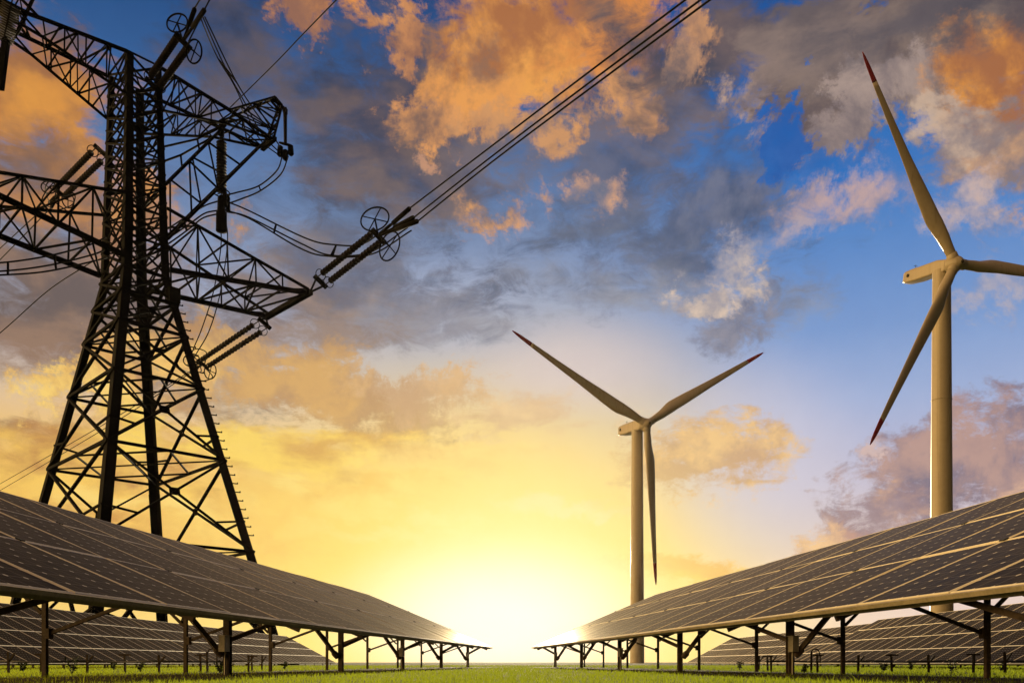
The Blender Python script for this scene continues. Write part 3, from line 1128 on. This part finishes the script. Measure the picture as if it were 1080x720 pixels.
# body bracing, one lattice per storey and face
low_l = [0., 12.2, 22.2, 30.2, 36.0, 39.6, 42.6]
up_l = [42.6, 46.0, 49.4, 52.6, 55.6, 58.4, 61.2, 63.6, 66.0]
faces = [((-1, -1), (1, -1)), ((1, -1), (1, 1)), ((1, 1), (-1, 1)), ((-1, 1), (-1, -1))]
for lv, (wd, wh) in ((low_l, (.34, .28)), (up_l, (.135, .15))):
    for k in range(len(lv) - 1):
        z0, z1 = lv[k], lv[k + 1]
        for fi, (p, q) in enumerate(faces):
            mb = MB()
            a0, b0, a1, b1 = leg_at(*p, z0), leg_at(*q, z0), leg_at(*p, z1), leg_at(*q, z1)
            zm = (z0 + z1) / 2
            if lv is low_l and k == 0:
                mid = (a1 + b1) / 2
                mb.bar(a0, mid, wd)
                mb.bar(b0, mid, wd)
                for u in (.35, .68):
                    mb.bar(a0.lerp(mid, u), leg_at(*p, z0 + (z1 - z0) * u + 1.), .24)
                    mb.bar(b0.lerp(mid, u), leg_at(*q, z0 + (z1 - z0) * u + 1.), .24)
            else:
                mb.bar(a0, b1, wd, .20)
                mb.bar(b0, a1, wd, .20)
            if lv is low_l and k > 0:
                # redundant bars from the crossing to the legs
                x = a0.lerp(b1, .5)
                da = (a0 - b0).length / ((a0 - b0).length + (a1 - b1).length)
                x = a0.lerp(b1, da)
                if k in (1, 2):
                    mb.bar(a0.lerp(b1, da / 2), a0.lerp(a1, da / 2 + .05), .2)
                    mb.bar(b0.lerp(a1, da / 2), b0.lerp(b1, da / 2 + .05), .2)
                # gusset plate
                n = (b0 - a0).cross(a1 - a0).normalized()
                mb.bar(x - n * .05, x + n * .05, 1.1 if k < 3 else .6, .8 if k < 3 else .6)
            mb.bar(a1, b1, wh)
            if lv is up_l:
                m = (a0 + b0) / 2
                mb.bar(m, a0.lerp(a1, .5), .15)
                mb.bar(m, b0.lerp(b1, .5), .15)
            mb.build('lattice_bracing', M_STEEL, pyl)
    for z in lv[1:]:
        mb = MB()
        mb.bar(leg_at(-1, -1, z), leg_at(1, 1, z), .14)
        mb.bar(leg_at(-1, 1, z), leg_at(1, -1, z), .14)
        if z < 42:
            mids = [(leg_at(*p, z) + leg_at(*q, z)) / 2 for p, q in faces]
            for k in range(4):
                mb.bar(mids[k], mids[(k + 1) % 4], .18)
        mb.build('plan_bracing', M_STEEL, pyl)

LA, LZ0, LZ1, LT = 19.0, 43.6, 50.4, 45.6     # lower arm: reach, root bottom, root top, tip
UA, UZ0, UZ1, UT = 16.4, 61.2, 65.9, 65.0
for sx in (-1, 1):
    # lower crossarm
    mb = MB()
    lt = MB()
    n = 5
    wa0, wb0 = half(LZ0)
    wa1, wb1 = half(LZ1)
    tw = 5.0 if sx > 0 else 4.4
    Bp, Tp = {}, {}
    for j in (-1, 1):
        B0, B1 = A(sx * wa0, j * wb0, LZ0), A(sx * LA, j * tw, LT)
        T0, T1 = A(sx * wa1, j * wb1, LZ1), A(sx * LA, j * tw, LT + .5)
        Bp[j], Tp[j] = (B0, B1), (T0, T1)
        mb.bar(B0, B1, .50, .44)
        mb.bar(T0, T1, .28, .26)
        truss(lt, B0, B1, T0, T1, n, .16)
    mb.bar(A(sx * LA, -tw - .6, LT), A(sx * LA, tw + .6, LT), .62, .6)
    truss(lt, Bp[-1][0], Bp[-1][1], Bp[1][0], Bp[1][1], n, .18)
    truss(lt, Tp[-1][0], Tp[-1][1], Tp[1][0], Tp[1][1], n, .15)
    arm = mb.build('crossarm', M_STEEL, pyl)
    lt.build('lattice_bracing', M_STEEL, arm)
    # upper crossarm
    mb = MB()
    lt = MB()
    wa0, wb0 = half(UZ0)
    wa1, wb1 = half(UZ1)
    LM = 9.9
    Bp, Tp, T2 = {}, {}, {}
    for j in (-1, 1):
        B0, B1 = A(sx * wa0, j * wb0, UZ0), A(sx * LM, j * 1.8, UT - 1.2)
        T0, T1 = A(sx * wa1, j * wb1, UZ1), A(sx * LM, j * 2.0, UZ1 - .4)
        Q1 = A(sx * UA, j * 1.2, UT)
        Bp[j], Tp[j], T2[j] = (B0, B1), (T0, T1), Q1
        mb.bar(B0, B1, .22)
        mb.bar(T0, T1, .29)
        mb.bar(T1, Q1, .29)
        mb.bar(B1, Q1, .22)
        truss(lt, B0, B1, T0, T1, 4, .12)
        truss(lt, B1, Q1, T1, Q1 + Vector((0, 0, .1)), 3, .15)
    mb.bar(A(sx * UA, -1.6, UT), A(sx * UA, 1.6, UT), .5, .45)
    truss(lt, Bp[-1][0], Bp[-1][1], Bp[1][0], Bp[1][1], 5, .13)
    truss(lt, Tp[-1][0], Tp[-1][1], Tp[1][0], Tp[1][1], 5, .15)
    truss(lt, Tp[-1][1], T2[-1], Tp[1][1], T2[1], 3, .15)
    arm = mb.build('crossarm', M_STEEL, pyl)
    lt.build('lattice_bracing', M_STEEL, arm)
    # knee frame from the arm down to the waist: only the outer (angle) side of the line carries one
    if sx > 0:
        mb = MB()
        for j in (-1, 1):
            wk, wkb = half(47.)
            K0, K1 = A(UA * .95, j * 1.0, UT - .3), A(wk, j * wkb, 47.)
            wk2, wkb2 = half(53.)
            J0, J1 = A(LM, j * 1.6, UT - 1.3), A(wk2, j * wkb2, 53.)
            mb.bar(K0, K1, .26)
            mb.bar(J0, J1, .28)
            wk3, wkb3 = half(57.5)
            M0 = A(6.2, j * 2.2, 60.2)
            mb.bar(A(wk3, j * wkb3, 57.2), M0, .2)
            mb.bar(M0, J0, .2)
            mb.bar(M0, J0.lerp(J1, .45), .18)
            for u, v in ((.28, .30), (.52, .30), (.52, .62), (.78, .62)):
                mb.bar(K0.lerp(K1, u), J0.lerp(J1, v), .17)
        a = [A(UA * .95, j * 1.0, UT - .3) for j in (-1, 1)]
        b = [A(half(47.)[0], j * half(47.)[1], 47.) for j in (-1, 1)]
        truss(mb, a[0], b[0], a[1], b[1], 4, .14)
        mb.build('knee_frame', M_STEEL, pyl)
    # earth wire peak leaning out over the arm end
    mb = MB()
    tipz, tipL = 70.9, 18.0
    feet = [A(sx * 10.2, -1.9, UZ1 - .4), A(sx * 10.2, 1.9, UZ1 - .4), A(sx * UA, 1.2, UT), A(sx * UA, -1.2, UT)]
    tips = [A(sx * (tipL - 1.0), -.5, tipz), A(sx * (tipL - 1.0), .5, tipz), A(sx * tipL, .5, tipz - .6), A(sx * tipL, -.5, tipz - .6)]
    for k in range(4):
        mb.bar(feet[k], tips[k], .22)
        truss(mb, feet[k], tips[k], feet[(k + 1) % 4], tips[(k + 1) % 4], 4, .12)
        mb.bar(tips[k], tips[(k + 1) % 4], .22)
    mb.bar(tips[0] * .5 + tips[1] * .5, A(sx * (tipL + 1.), 0, tipz - .7), .32)
    mb.build('earth_wire_peak', M_STEEL, pyl)
# heavy joint at the waist
for j in (-1, 1):
    mb = MB()
    q = A(0, 0, 0) + leg_at(1, j, 40.5)
    mb.bar(q - ua * .9, q + ua * .3, 1.3, 1.6)
    mb.build('gusset_plate', M_STEEL, pyl)


# ------------------------------------------------------------------ insulators and wires
def plane_pt(px, py, Ap, side=0.):
    """point seen at pixel (px,py) in the vertical plane through Ap along the line's direction"""
    e = Vector((-dh.y, dh.x, 0))
    B = Ap + e * side
    k = (px - 540) / F
    t = (k * B.y - B.x) / (dh.x - k * dh.y)
    p = B + dh * t
    return Vector((p.x, p.y, CH + (HZ - py) / F * p.y))


def spline(pts, n=10):
    P = [Vector(p) for p in pts]
    P = [P[0] * 2 - P[1]] + P + [P[-1] * 2 - P[-2]]
    out = []
    for i in range(1, len(P) - 2):
        for k in range(n):
            u = k / n
            a, b, c, d = P[i - 1:i + 3]
            out.append(.5 * ((2 * b) + (c - a) * u + (2 * a - 5 * b + 4 * c - d) * u * u + (3 * b - a - 3 * c + d) * u ** 3))
    out.append(P[-2])
    return out


def disc_string(root, p, q, nd, r=.38):
    """a stack of cap-and-pin discs on a rod from p to q"""
    p, q = Vector(p), Vector(q)
    Lh = (q - p).length
    mb = MB()
    prof = [(0, .07)]
    a0 = Lh * .10
    pitch = Lh * .86 / nd
    for i in range(nd):
        t = a0 + i * pitch
        prof += [(t, .07), (t + pitch * .10, .11), (t + pitch * .40, .11), (t + pitch * .48, r), (t + pitch * .58, r * .96), (t + pitch * .64, .09), (t + pitch * .9, .07)]
    prof += [(Lh, .07)]
    mb.lathe(p, q, prof, 12)
    return mb.build('disc_stack', M_INSUL, root)


def ring(mb, c, n, up, rx, ry, r=.09, spokes=3):
    n = n.normalized()
    x = n.cross(up).normalized()
    y = x.cross(n)
    pts = [c + x * math.cos(2 * math.pi * k / 28) * rx + y * math.sin(2 * math.pi * k / 28) * ry for k in range(29)]
    mb.tube(pts, r, 6)
    for k in range(spokes):
        th = 2 * math.pi * k / spokes + .5
        mb.tube([c, c + x * math.cos(th) * rx + y * math.sin(th) * ry], r * .7, 5)


def tension_set(label, Ap, p0, p1, sep, nd, ringr, ends):
    """double string from p0 to p1, yokes at both ends, two grading rings at the live end, dead-end clamps"""
    root = empty('insulator_string', Ap)
    tag(root, label, 'insulator', 'twin tension insulator strings')
    e = Vector((-dh.y, dh.x, 0))
    ax = (p1 - p0).normalized()
    side = (e - Vector((0, 0, .6))).normalized()
    for s in (-1, 1):
        disc_string(root, p0 + side * s * sep - Ap, p1 + side * s * sep - Ap, nd)
        mb = MB()
        mb.bar(Ap - Ap, p0 + side * s * sep - Ap, .18)
        mb.build('link_rod', M_STEEL, root)
        mb = MB()
        c = p0 + ax * (p1 - p0).length * .08 + side * s * sep - Ap
        ring(mb, c, ax, side, .62, .62, .05, 0)
        mb.build('arcing_ring', M_STEEL, root)
    for c in (p0, p1):
        mb = MB()
        mb.bar(c - side * (sep + .35) - Ap, c + side * (sep + .35) - Ap, .35, .5, up=ax)
        mb.build('yoke_plate', M_STEEL, root)
    for s in (-1, 1):
        mb = MB()
        c = p1 + side * s * (sep + ringr * .40) + ax * (.2 if s > 0 else 1.5) - Ap
        look = (-(p1 - Vector((0, 0, CH)))).normalized()
        ring(mb, c, look * .8 + side * s * .6, ax, ringr * .52, ringr * .70, .09, 4)
        mb.tube([p1 - Ap, c], .10, 5)
        mb.build('grading_ring', M_STEEL, root)
    for q in ends:
        mb = MB()
        a = (q - p1)
        mb.tube([p1 - Ap, p1 + a * .45 - Ap], .14, 6)
        mb.lathe(p1 + a * .45 - Ap, q - Ap, [(0, .12), (.1, .24), (a.length * .55 - .2, .24), (a.length * .55, .10)], 8)
        mb.build('dead_end_clamp', M_STEEL, root)
    return root


def cable(name, label, pts, r, cat='cable', group=None, n=10, nseg=6):
    P = spline(pts, n) if len(pts) > 2 else [Vector(p) for p in pts]
    mb = MB()
    mb.tube(P, r, nseg)
    o = mb.build(name, M_CABLE, None, loc=P[0])
    tag(o, label, cat, group)
    return o


W0 = PC                                            # local -> world
RT_ = W0 + A(LA, 5.0 + .4, LT)                     # near end of the right lower arm bar
RB_ = W0 + A(LA, -5.0 - .4, LT)                    # far end of it
# right hand phase, coming towards the viewer overhead
ends3 = [plane_pt(433, 219, RT_, .35), plane_pt(437, 229, RT_, -.1), plane_pt(441, 233, RT_, -.35)]
s0, s1 = plane_pt(338, 297, RT_), plane_pt(399, 249, RT_)
tension_set('twin insulator string off the lower crossarm tip, large rings against open sky', RT_, s0, s1, .60, 18, 2.3, ends3)
for e_, (mx, my), (tx, ty), sd, lb in ((ends3[0], (520, 153), (723, 0), .35, 'uppermost of three parallel conductors crossing the top of the sky'),
                                       (ends3[1], (520, 164), (739, 0), -.1, 'middle of three parallel conductors crossing the top of the sky'),
                                       (ends3[2], (520, 170), (749, 0), -.35, 'lowest of three parallel conductors crossing the top of the sky')):
    m_, t_ = plane_pt(mx, my, RT_, sd), plane_pt(tx, ty, RT_, sd)
    m2 = plane_pt((mx + tx) / 2, (my + ty) / 2 - .6, RT_, sd)
    far = t_ + (t_ - m2) * 6.0
    cable('conductor', lb, [e_, m_, m2, t_, t_ + (t_ - m2) * 1.2, far], .075, 'power line', 'overhead conductors', 14, 8)
# its other side, going away behind the tower
q0, q1 = plane_pt(279, 341, RB_), plane_pt(214, 384, RB_)
ends2 = [plane_pt(203, 390, RB_, .4), plane_pt(201, 393, RB_, -.4)]
tension_set('twin insulator string slanting from the lower crossarm down to the pylon leg', RB_, q0, q1, .64, 18, 1.9, ends2)
for e_, (mx, my), (tx, ty), lb in ((ends2[0], (110, 447), (0, 510), 'upper of two conductors sinking away behind the pylon to the left panels'),
                                   (ends2[1], (110, 452), (0, 517), 'lower of two conductors sinking away behind the pylon to the left panels')):
    m_, t_ = plane_pt(mx, my, RB_), plane_pt(tx, ty, RB_)
    cable('conductor', lb, [e_, m_, t_, t_ + (t_ - m_) * 1.0], .085, 'power line', 'overhead conductors')
# centre phase, towards the viewer from the top of the body
CT_ = W0 + A(1.2, 2.8, 65.6)
s0, s1 = plane_pt(161, 90, CT_), plane_pt(193, 44, CT_)
ends1 = [plane_pt(206, 8, CT_, .3), plane_pt(216, 10, CT_, -.3)]
tension_set('twin insulator string rising from the top of the pylon body towards the upper picture edge', CT_, s0, s1, .60, 17, 1.6, ends1)
for e_, (tx, ty), lb in ((ends1[0], (213, -4), 'left one of two conductors leaving over the pylon top'), (ends1[1], (224, -6), 'right one of two conductors leaving over the pylon top')):
    t_ = plane_pt(tx, ty, CT_)
    cable('conductor', lb, [e_, t_, t_ + (t_ - e_).normalized() * 60], .075, 'power line', 'overhead conductors')
# centre phase, away side
CB_ = W0 + A(-.6, -3.0, 57.0)
s0, s1 = plane_pt(107, 160, CB_), plane_pt(63, 203, CB_)
ends4 = [plane_pt(52, 214, CB_, .4), plane_pt(54, 219, CB_, -.4)]
tension_set('twin insulator string left of the pylon body over the glowing orange cloud', CB_, s0, s1, .64, 17, 1.6, ends4)
for e_, (tx, ty), lb in ((ends4[0], (0, 262), 'upper of two conductors crossing the left end of the lower crossarm'),
                         (ends4[1], (0, 274), 'lower of two conductors crossing the left end of the lower crossarm')):
    t_ = plane_pt(tx, ty, CB_)
    cable('conductor', lb, [e_, t_, t_ + (t_ - e_) * 1.5], .085, 'power line', 'overhead conductors')
# earth wires
HP = W0 + A(10.6, 1.0, UZ1 + .3)
t_ = plane_pt(355, 0, HP)
cable('earth_wire', 'thin single wire rising from the right peak of the pylon to the sky', [HP, (HP + t_) / 2 + Vector((0, 0, -.15)), t_, t_ + (t_ - HP) * 2], .06, 'power line')
mb = MB()
for u, r_ in ((.18, .16), (.45, .12), (.5, .12)):
    pass
p0 = at(103, 258, 101)
cable('earth_wire', 'thin single wire slanting down from under the lower crossarm to the left picture edge', [W0 + A(-3.2, -3.5, 45.), at(50, 307, 112), at(0, 351, 124), at(-60, 398, 142)], .07, 'power line')

# vertical string with its clamp under the upper arm
VT = W0 + A(10.2, 0, UT - 1.4)
VB = at(235, 206, VT.y)
VB.x = VT.x
root = empty('insulator_string', VT)
tag(root, 'insulator string hanging straight down under the upper crossarm, heavy clamp below', 'insulator')
mb = MB()
mb.bar(Vector((0, 0, 1.2)), Vector((0, 0, -.4)), .5, .5)
mb.build('hanger', M_STEEL, root)
disc_string(root, Vector((0, 0, -.3)), VB - VT, 17, .62)
mb = MB()
z = (VB - VT)
ring(mb, z + Vector((0, 0, .3)), Vector((0, 0, 1)), Vector((0, 1, 0)), .95, .95, .08, 3)
mb.build('grading_ring', M_STEEL, root)
mb = MB()
mb.lathe(z, z - Vector((0, 0, 4.4)), [(0, .2), (.3, .45), (2.0, .5), (2.05, .62), (4.3, .66), (4.4, .3)], 10)
mb.build('weight', M_STEEL, root)
mb = MB()
for s in (-1, 1):
    mb.bar(z + Vector((-.2 + .75, s * .5, .2)), z + Vector((.75 - .1, s * .5, -1.6)), .42)
mb.bar(z + Vector((-.2, 0, -.4)), z + Vector((1.0, 0, -.4)), .3)
mb.build('clamp', M_STEEL, root)
VC = z + VT                                        # jumper clamp

# pendant under the right peak
PT = W0 + A(18.6, .2, 70.2)
PB = at(301, 152, PT.y)
root = empty('insulator_string', PT)
tag(root, 'short rod insulator hanging from the tip of the right earth wire peak', 'insulator')
mb = MB()
mb.tube([Vector((0, 0, 0)), PB - PT], [.26, .20], 8)
mb.bar(Vector((0, 0, .1)), Vector((0, 0, -.5)), .6, .5)
mb.build('rod', M_INSUL, root)
mb = MB()
ring(mb, PB - PT, Vector((.3, -.7, 1)), Vector((0, 1, 0)), .75, .75, .09, 2)
mb.build('grading_ring', M_STEEL, root)
for s, dz in ((-1, 0), (0, .5), (1, -.1)):
    mb = MB()
    c = PB - PT + Vector((s * .62, 0, -.2 - dz))
    mb.lathe(c, c - Vector((-.12 * s, 0, 1.4)), [(0, .15), (.15, .36), (1.2, .36), (1.4, .15)], 8)
    mb.build('weight', M_STEEL, root)


def jumper(label, paths, r, spacers):
    root = empty('jumper_cable', paths[0][0])
    tag(root, label, 'cable', 'jumper loops round the pylon')
    o = Vector(paths[0][0])
    sp = [spline(p, 12) for p in paths]
    for P in sp:
        mb = MB()
        mb.tube([p - o for p in P], r, 6)
        mb.build('strand', M_CABLE, root)
    for u in spacers:
        mb = MB()
        q = [P[int(u * (len(P) - 1))] - o for P in sp]
        for k in range(len(q)):
            mb.bar(q[k], q[(k + 1) % len(q)], .16)
        mb.build('spacer', M_STEEL, root)


JR = .088
# centre phase down to the pendant
jumper('triple jumper cable dropping from the top insulator to the right peak',
       [[at(213, 16, 91), at(236, 68, 99), at(258, 108, 104), at(276, 141, 107), at(297, 163, PT.y)],
        [at(216, 18, 91), at(248, 84, 99), at(268, 116, 104), at(284, 138, 107), at(299, 160, PT.y)],
        [at(211, 18, 91), at(229, 60, 99), at(248, 92, 104), at(272, 144, 107.5), at(297, 166, PT.y)]], JR * .9, (.28,))
jumper('twin jumper cable curving from the peak pendant in to the hanging insulator',
       [[at(298, 164, PT.y), at(292, 180, 106), at(273, 196, 104), at(250, 203, 102.5), VC + Vector((.6, -.4, -.2))],
        [at(304, 165, PT.y), at(296, 184, 106), at(275, 201, 104), at(254, 210, 102.5), VC + Vector((.6, .4, -.8))]], JR, (.5,))
jumper('triple jumper cable sagging from the hanging insulator out to the right insulator rings',
       [[VC + Vector((.5, 0, -.7)), at(262, 222, 102), at(322, 251, 99), at(352, 258, 97.5), at(383, 257, 96), at(412, 236, 94)],
        [VC + Vector((.5, .3, -1.8)), at(262, 229, 102), at(318, 257, 99.3), at(348, 269, 97.5), at(390, 266, 95.6), at(430, 240, 93)],
        [VC + Vector((.5, -.3, -1.9)), at(264, 231, 102), at(315, 261, 99.1), at(345, 270, 97.3), at(392, 268, 95.4), at(434, 243, 92.5)]], JR, (.30, .62))
jumper('twin jumper cable dropping from the hanging insulator to the strings behind the leg',
       [[VC + Vector((.3, 0, -2.)), at(240, 255, 103), at(232, 310, 108), at(220, 350, 112), at(205, 377, 116), ends2[0]],
        [VC + Vector((-.2, 0, -3.)), at(233, 260, 103), at(225, 308, 108), at(213, 346, 112), at(202, 374, 116), ends2[1]]], JR * .85, (.52,))
jumper('triple jumper cable looping in from the hanging insulator behind the pylon body',
       [[VC + Vector((-.4, 0, -.7)), at(216, 217, 102), at(196, 229, 100), at(174, 243, 98), at(140, 262, 96)],
        [VC + Vector((-.4, 0, -1.8)), at(216, 225, 102), at(200, 236, 100), at(176, 252, 98), at(140, 272, 96)],
        [VC + Vector((-.4, 0, -2.2)), at(214, 230, 102), at(200, 241, 100), at(176, 258, 98), at(140, 280, 96)]], JR, (.55,))
jumper('triple jumper cable sagging below the left half of the lower crossarm',
       [[at(-50, 276, 84), at(0, 277, 87), at(50, 270, 90), at(92, 259, 93), at(112, 250, 95)],
        [at(-50, 286, 84), at(0, 286, 87), at(50, 280, 90), at(96, 269, 93), at(114, 262, 95)],
        [at(-50, 291, 84), at(0, 290, 87), at(50, 286, 90), at(104, 274, 93), at(116, 270, 95)]], JR, (.30, .55))
jumper('slack cable loops curling round the live end beside the pylon leg',
       [[ends2[0], at(198, 378, 116), at(206, 368, 115), at(218, 372, 114), at(216, 386, 114), at(224, 398, 115), at(206, 402, 116), ends2[1]],
        [ends2[1], at(190, 388, 116), at(186, 377, 115), at(196, 370, 114), at(208, 380, 114), at(212, 392, 115), ends2[0]]], JR * .8, ())
jumper('slack cable loops curling round the live end left of the pylon body',
       [[ends4[0], at(48, 198, 100), at(56, 190, 99), at(62, 206, 99), at(78, 204, 99), at(76, 216, 100), at(58, 222, 101), ends4[1]],
        [ends4[1], at(44, 214, 100), at(50, 200, 99), at(60, 196, 99), at(58, 212, 100), at(70, 222, 101)]], JR * .8, ())
# string and clamp of the left phase, seen at the picture edge
LT_ = W0 + A(-15.2, 1.4, UT)
LT2 = at(4, 34, LT_.y)
root = empty('insulator_string', LT2)
tag(root, 'slanting insulator string at the far left picture edge beside the upper crossarm', 'insulator')
disc_string(root, at(13, 0, LT_.y - 1) - LT2, at(3, 46, LT_.y) - LT2, 16, .85)
mb = MB()
mb.bar(at(6, 46, LT_.y) - LT2, at(0, 94, LT_.y) - LT2, .55)
mb.bar(at(-4, 50, LT_.y) - LT2, at(-4, 94, LT_.y) - LT2, .4)
for k in range(7):
    y = 52 + k * 6
    mb.bar(at(-4, y, LT_.y) - LT2, at(5 - k * .7, y, LT_.y) - LT2, .2)
mb.build('hanger', M_STEEL, root)
mb = MB()
mb.bar(at(3, 46, LT_.y) - LT2, at(9, 42, LT_.y) - LT2, .5)
mb.bar(at(9, 20, LT_.y) - LT2, LT_ - LT2, .3)
mb.build('yoke_plate', M_STEEL, root)
jumper('twin jumper cable climbing out of the picture above the left end of the upper crossarm',
       [[at(38, -6, 86), at(30, 12, 86), at(22, 30, 86), at(8, 50, 85), at(0, 58, 84)],
        [at(36, -6, 86), at(26, 16, 86), at(17, 33, 86), at(6, 44, 85), at(-3, 66, 84)]], JR * 1.2, (.45,))


# ------------------------------------------------------------------ small things low on the ground
def stake(x, y, h, hook, label):
    mb = MB()
    mb.bar((x, y, -.1), (x + random.uniform(-.02, .02), y, h), .05, .045)
    if hook == 1:
        mb.bar((x - .16, y, h - .03), (x + .16, y, h - .03), .04)
    elif hook == 2:
        mb.tube(spline([(x, y, h - .05), (x + .04, y, h + .06), (x + .17, y, h + .07), (x + .24, y, h - .06), (x + .25, y, h - .3)], 6), .018, 6)
    else:
        mb.bar((x, y, h * .55), (x + .15, y, h - .02), .035)
    o = mb.build('stake', M_WOOD, None, loc=(x, y, 0))
    tag(o, label, 'stake', 'low stakes in the grass behind the panels')


def pipe(sg, z, y, x0, x1, label):
    mb = MB()
    pts = [(sg * (x0 + (x1 - x0) * k / 12), y + .25 * math.sin(k * 1.3), z + .015 * math.sin(k * 2.1)) for k in range(13)]
    mb.tube(spline(pts, 3), .022, 6)
    tag(mb.build('water_pipe', M_PIPE, None, loc=pts[0]), label, 'pipe')


sh = ('plain stake with a slanting arm', 'T shaped stake with a short crossbar', 'stake with a bent hook on top')
where = ('under the left row', 'under the right row')
spots = [(9, 19.5, .52, 0), (44, 20.5, .5, 1), (92, 21, .47, 0), (132, 22, .5, 1), (168, 21, .46, 0), (212, 22.5, .5, 1), (219, 23, .56, 2), (262, 24, .48, 0), (266, 26, .5, 1), (276, 28, .5, 0)]
ordw = ('first', 'second', 'third', 'fourth', 'fifth', 'sixth', 'seventh', 'eighth', 'ninth', 'tenth')
for si, sg in enumerate((-1, 1)):
    for k, (px, Z, h, hk) in enumerate(spots):
        x = (px - 540) / F * Z
        stake(x if sg < 0 else -x, Z + (.4 if sg > 0 else 0), h, hk,
              '%s %s, %s from the picture edge' % (sh[hk], where[si], ordw[k]))
    pipe(sg, .30, 21.8, 6.5, 14.5, 'thin dark pipe strung along the stakes %s' % where[si])


def weed(x, y, h, label):
    mb = MB()
    st = MB()
    for k in range(random.randint(6, 10)):
        a = random.uniform(0, 6.28)
        l = h * random.uniform(.6, 1.1)
        q = Vector((math.cos(a) * l * random.uniform(.15, .55), math.sin(a) * l * random.uniform(.15, .55), l))
        st.tube(spline([(0, 0, -.02), q * .5 + Vector((0, 0, l * .12)), q], 3), .005, 4)
        for u in range(9):
            p = q * random.uniform(.25, 1.02)
            d = Vector((random.uniform(-1, 1), random.uniform(-1, 1), random.uniform(-.3, .8))).normalized()
            s = d.orthogonal().normalized() * .020
            ln = random.uniform(.05, .10)
            mb.add([p, p + d * ln * .5 + s, p + d * ln, p + d * ln * .5 - s], [(0, 1, 2, 3)])
    root = empty('weed', (x, y, 0))
    tag(root, label, 'weed', 'weeds growing under the panels')
    mb.build('leaves', M_WEED, root)
    st.build('stems', M_WEED, root)


wsp = [(76, 20, .42, 'bushy'), (24, 23, .30, 'small'), (148, 24, .3, 'thin'), (232, 21, .26, 'low'), (120, 28, .36, 'tall'), (300, 30, .3, 'tiny')]
for si, sg in enumerate((-1, 1)):
    for px, Z, h, kd in wsp:
        x = (px - 540) / F * Z
        weed(x if sg < 0 else -x, Z, h, '%s dark weed in the grass %s' % (kd, where[si]))


# ------------------------------------------------------------------ evening air
def haze():
    m = bpy.data.materials.new('evening_haze')
    m.use_nodes = True
    t = NT(m.node_tree)
    t.n.remove(t.n['Principled BSDF'])
    v = t.n.new('ShaderNodeVolumePrincipled')
    v.inputs['Color'].default_value = (1., .93, .80, 1)
    v.inputs['Density'].default_value = HAZE
    v.inputs['Anisotropy'].default_value = .75
    t.l.new(v.outputs[0], t.n['Material Output'].inputs['Volume'])
    mb = MB()
    x, y0, y1, z0, z1 = 700., -120., 1500., -1., 150.
    vs = [(a, b, c) for c in (z0, z1) for a, b in ((-x, y0), (x, y0), (x, y1), (-x, y1))]
    mb.add(vs, [(3, 2, 1, 0), (4, 5, 6, 7), (0, 1, 5, 4), (1, 2, 6, 5), (2, 3, 7, 6), (3, 0, 4, 7)])
    tag(mb.build('haze', m), 'thin warm evening haze in the air over the field', 'haze', kind='stuff')


HAZE = .000018
haze()
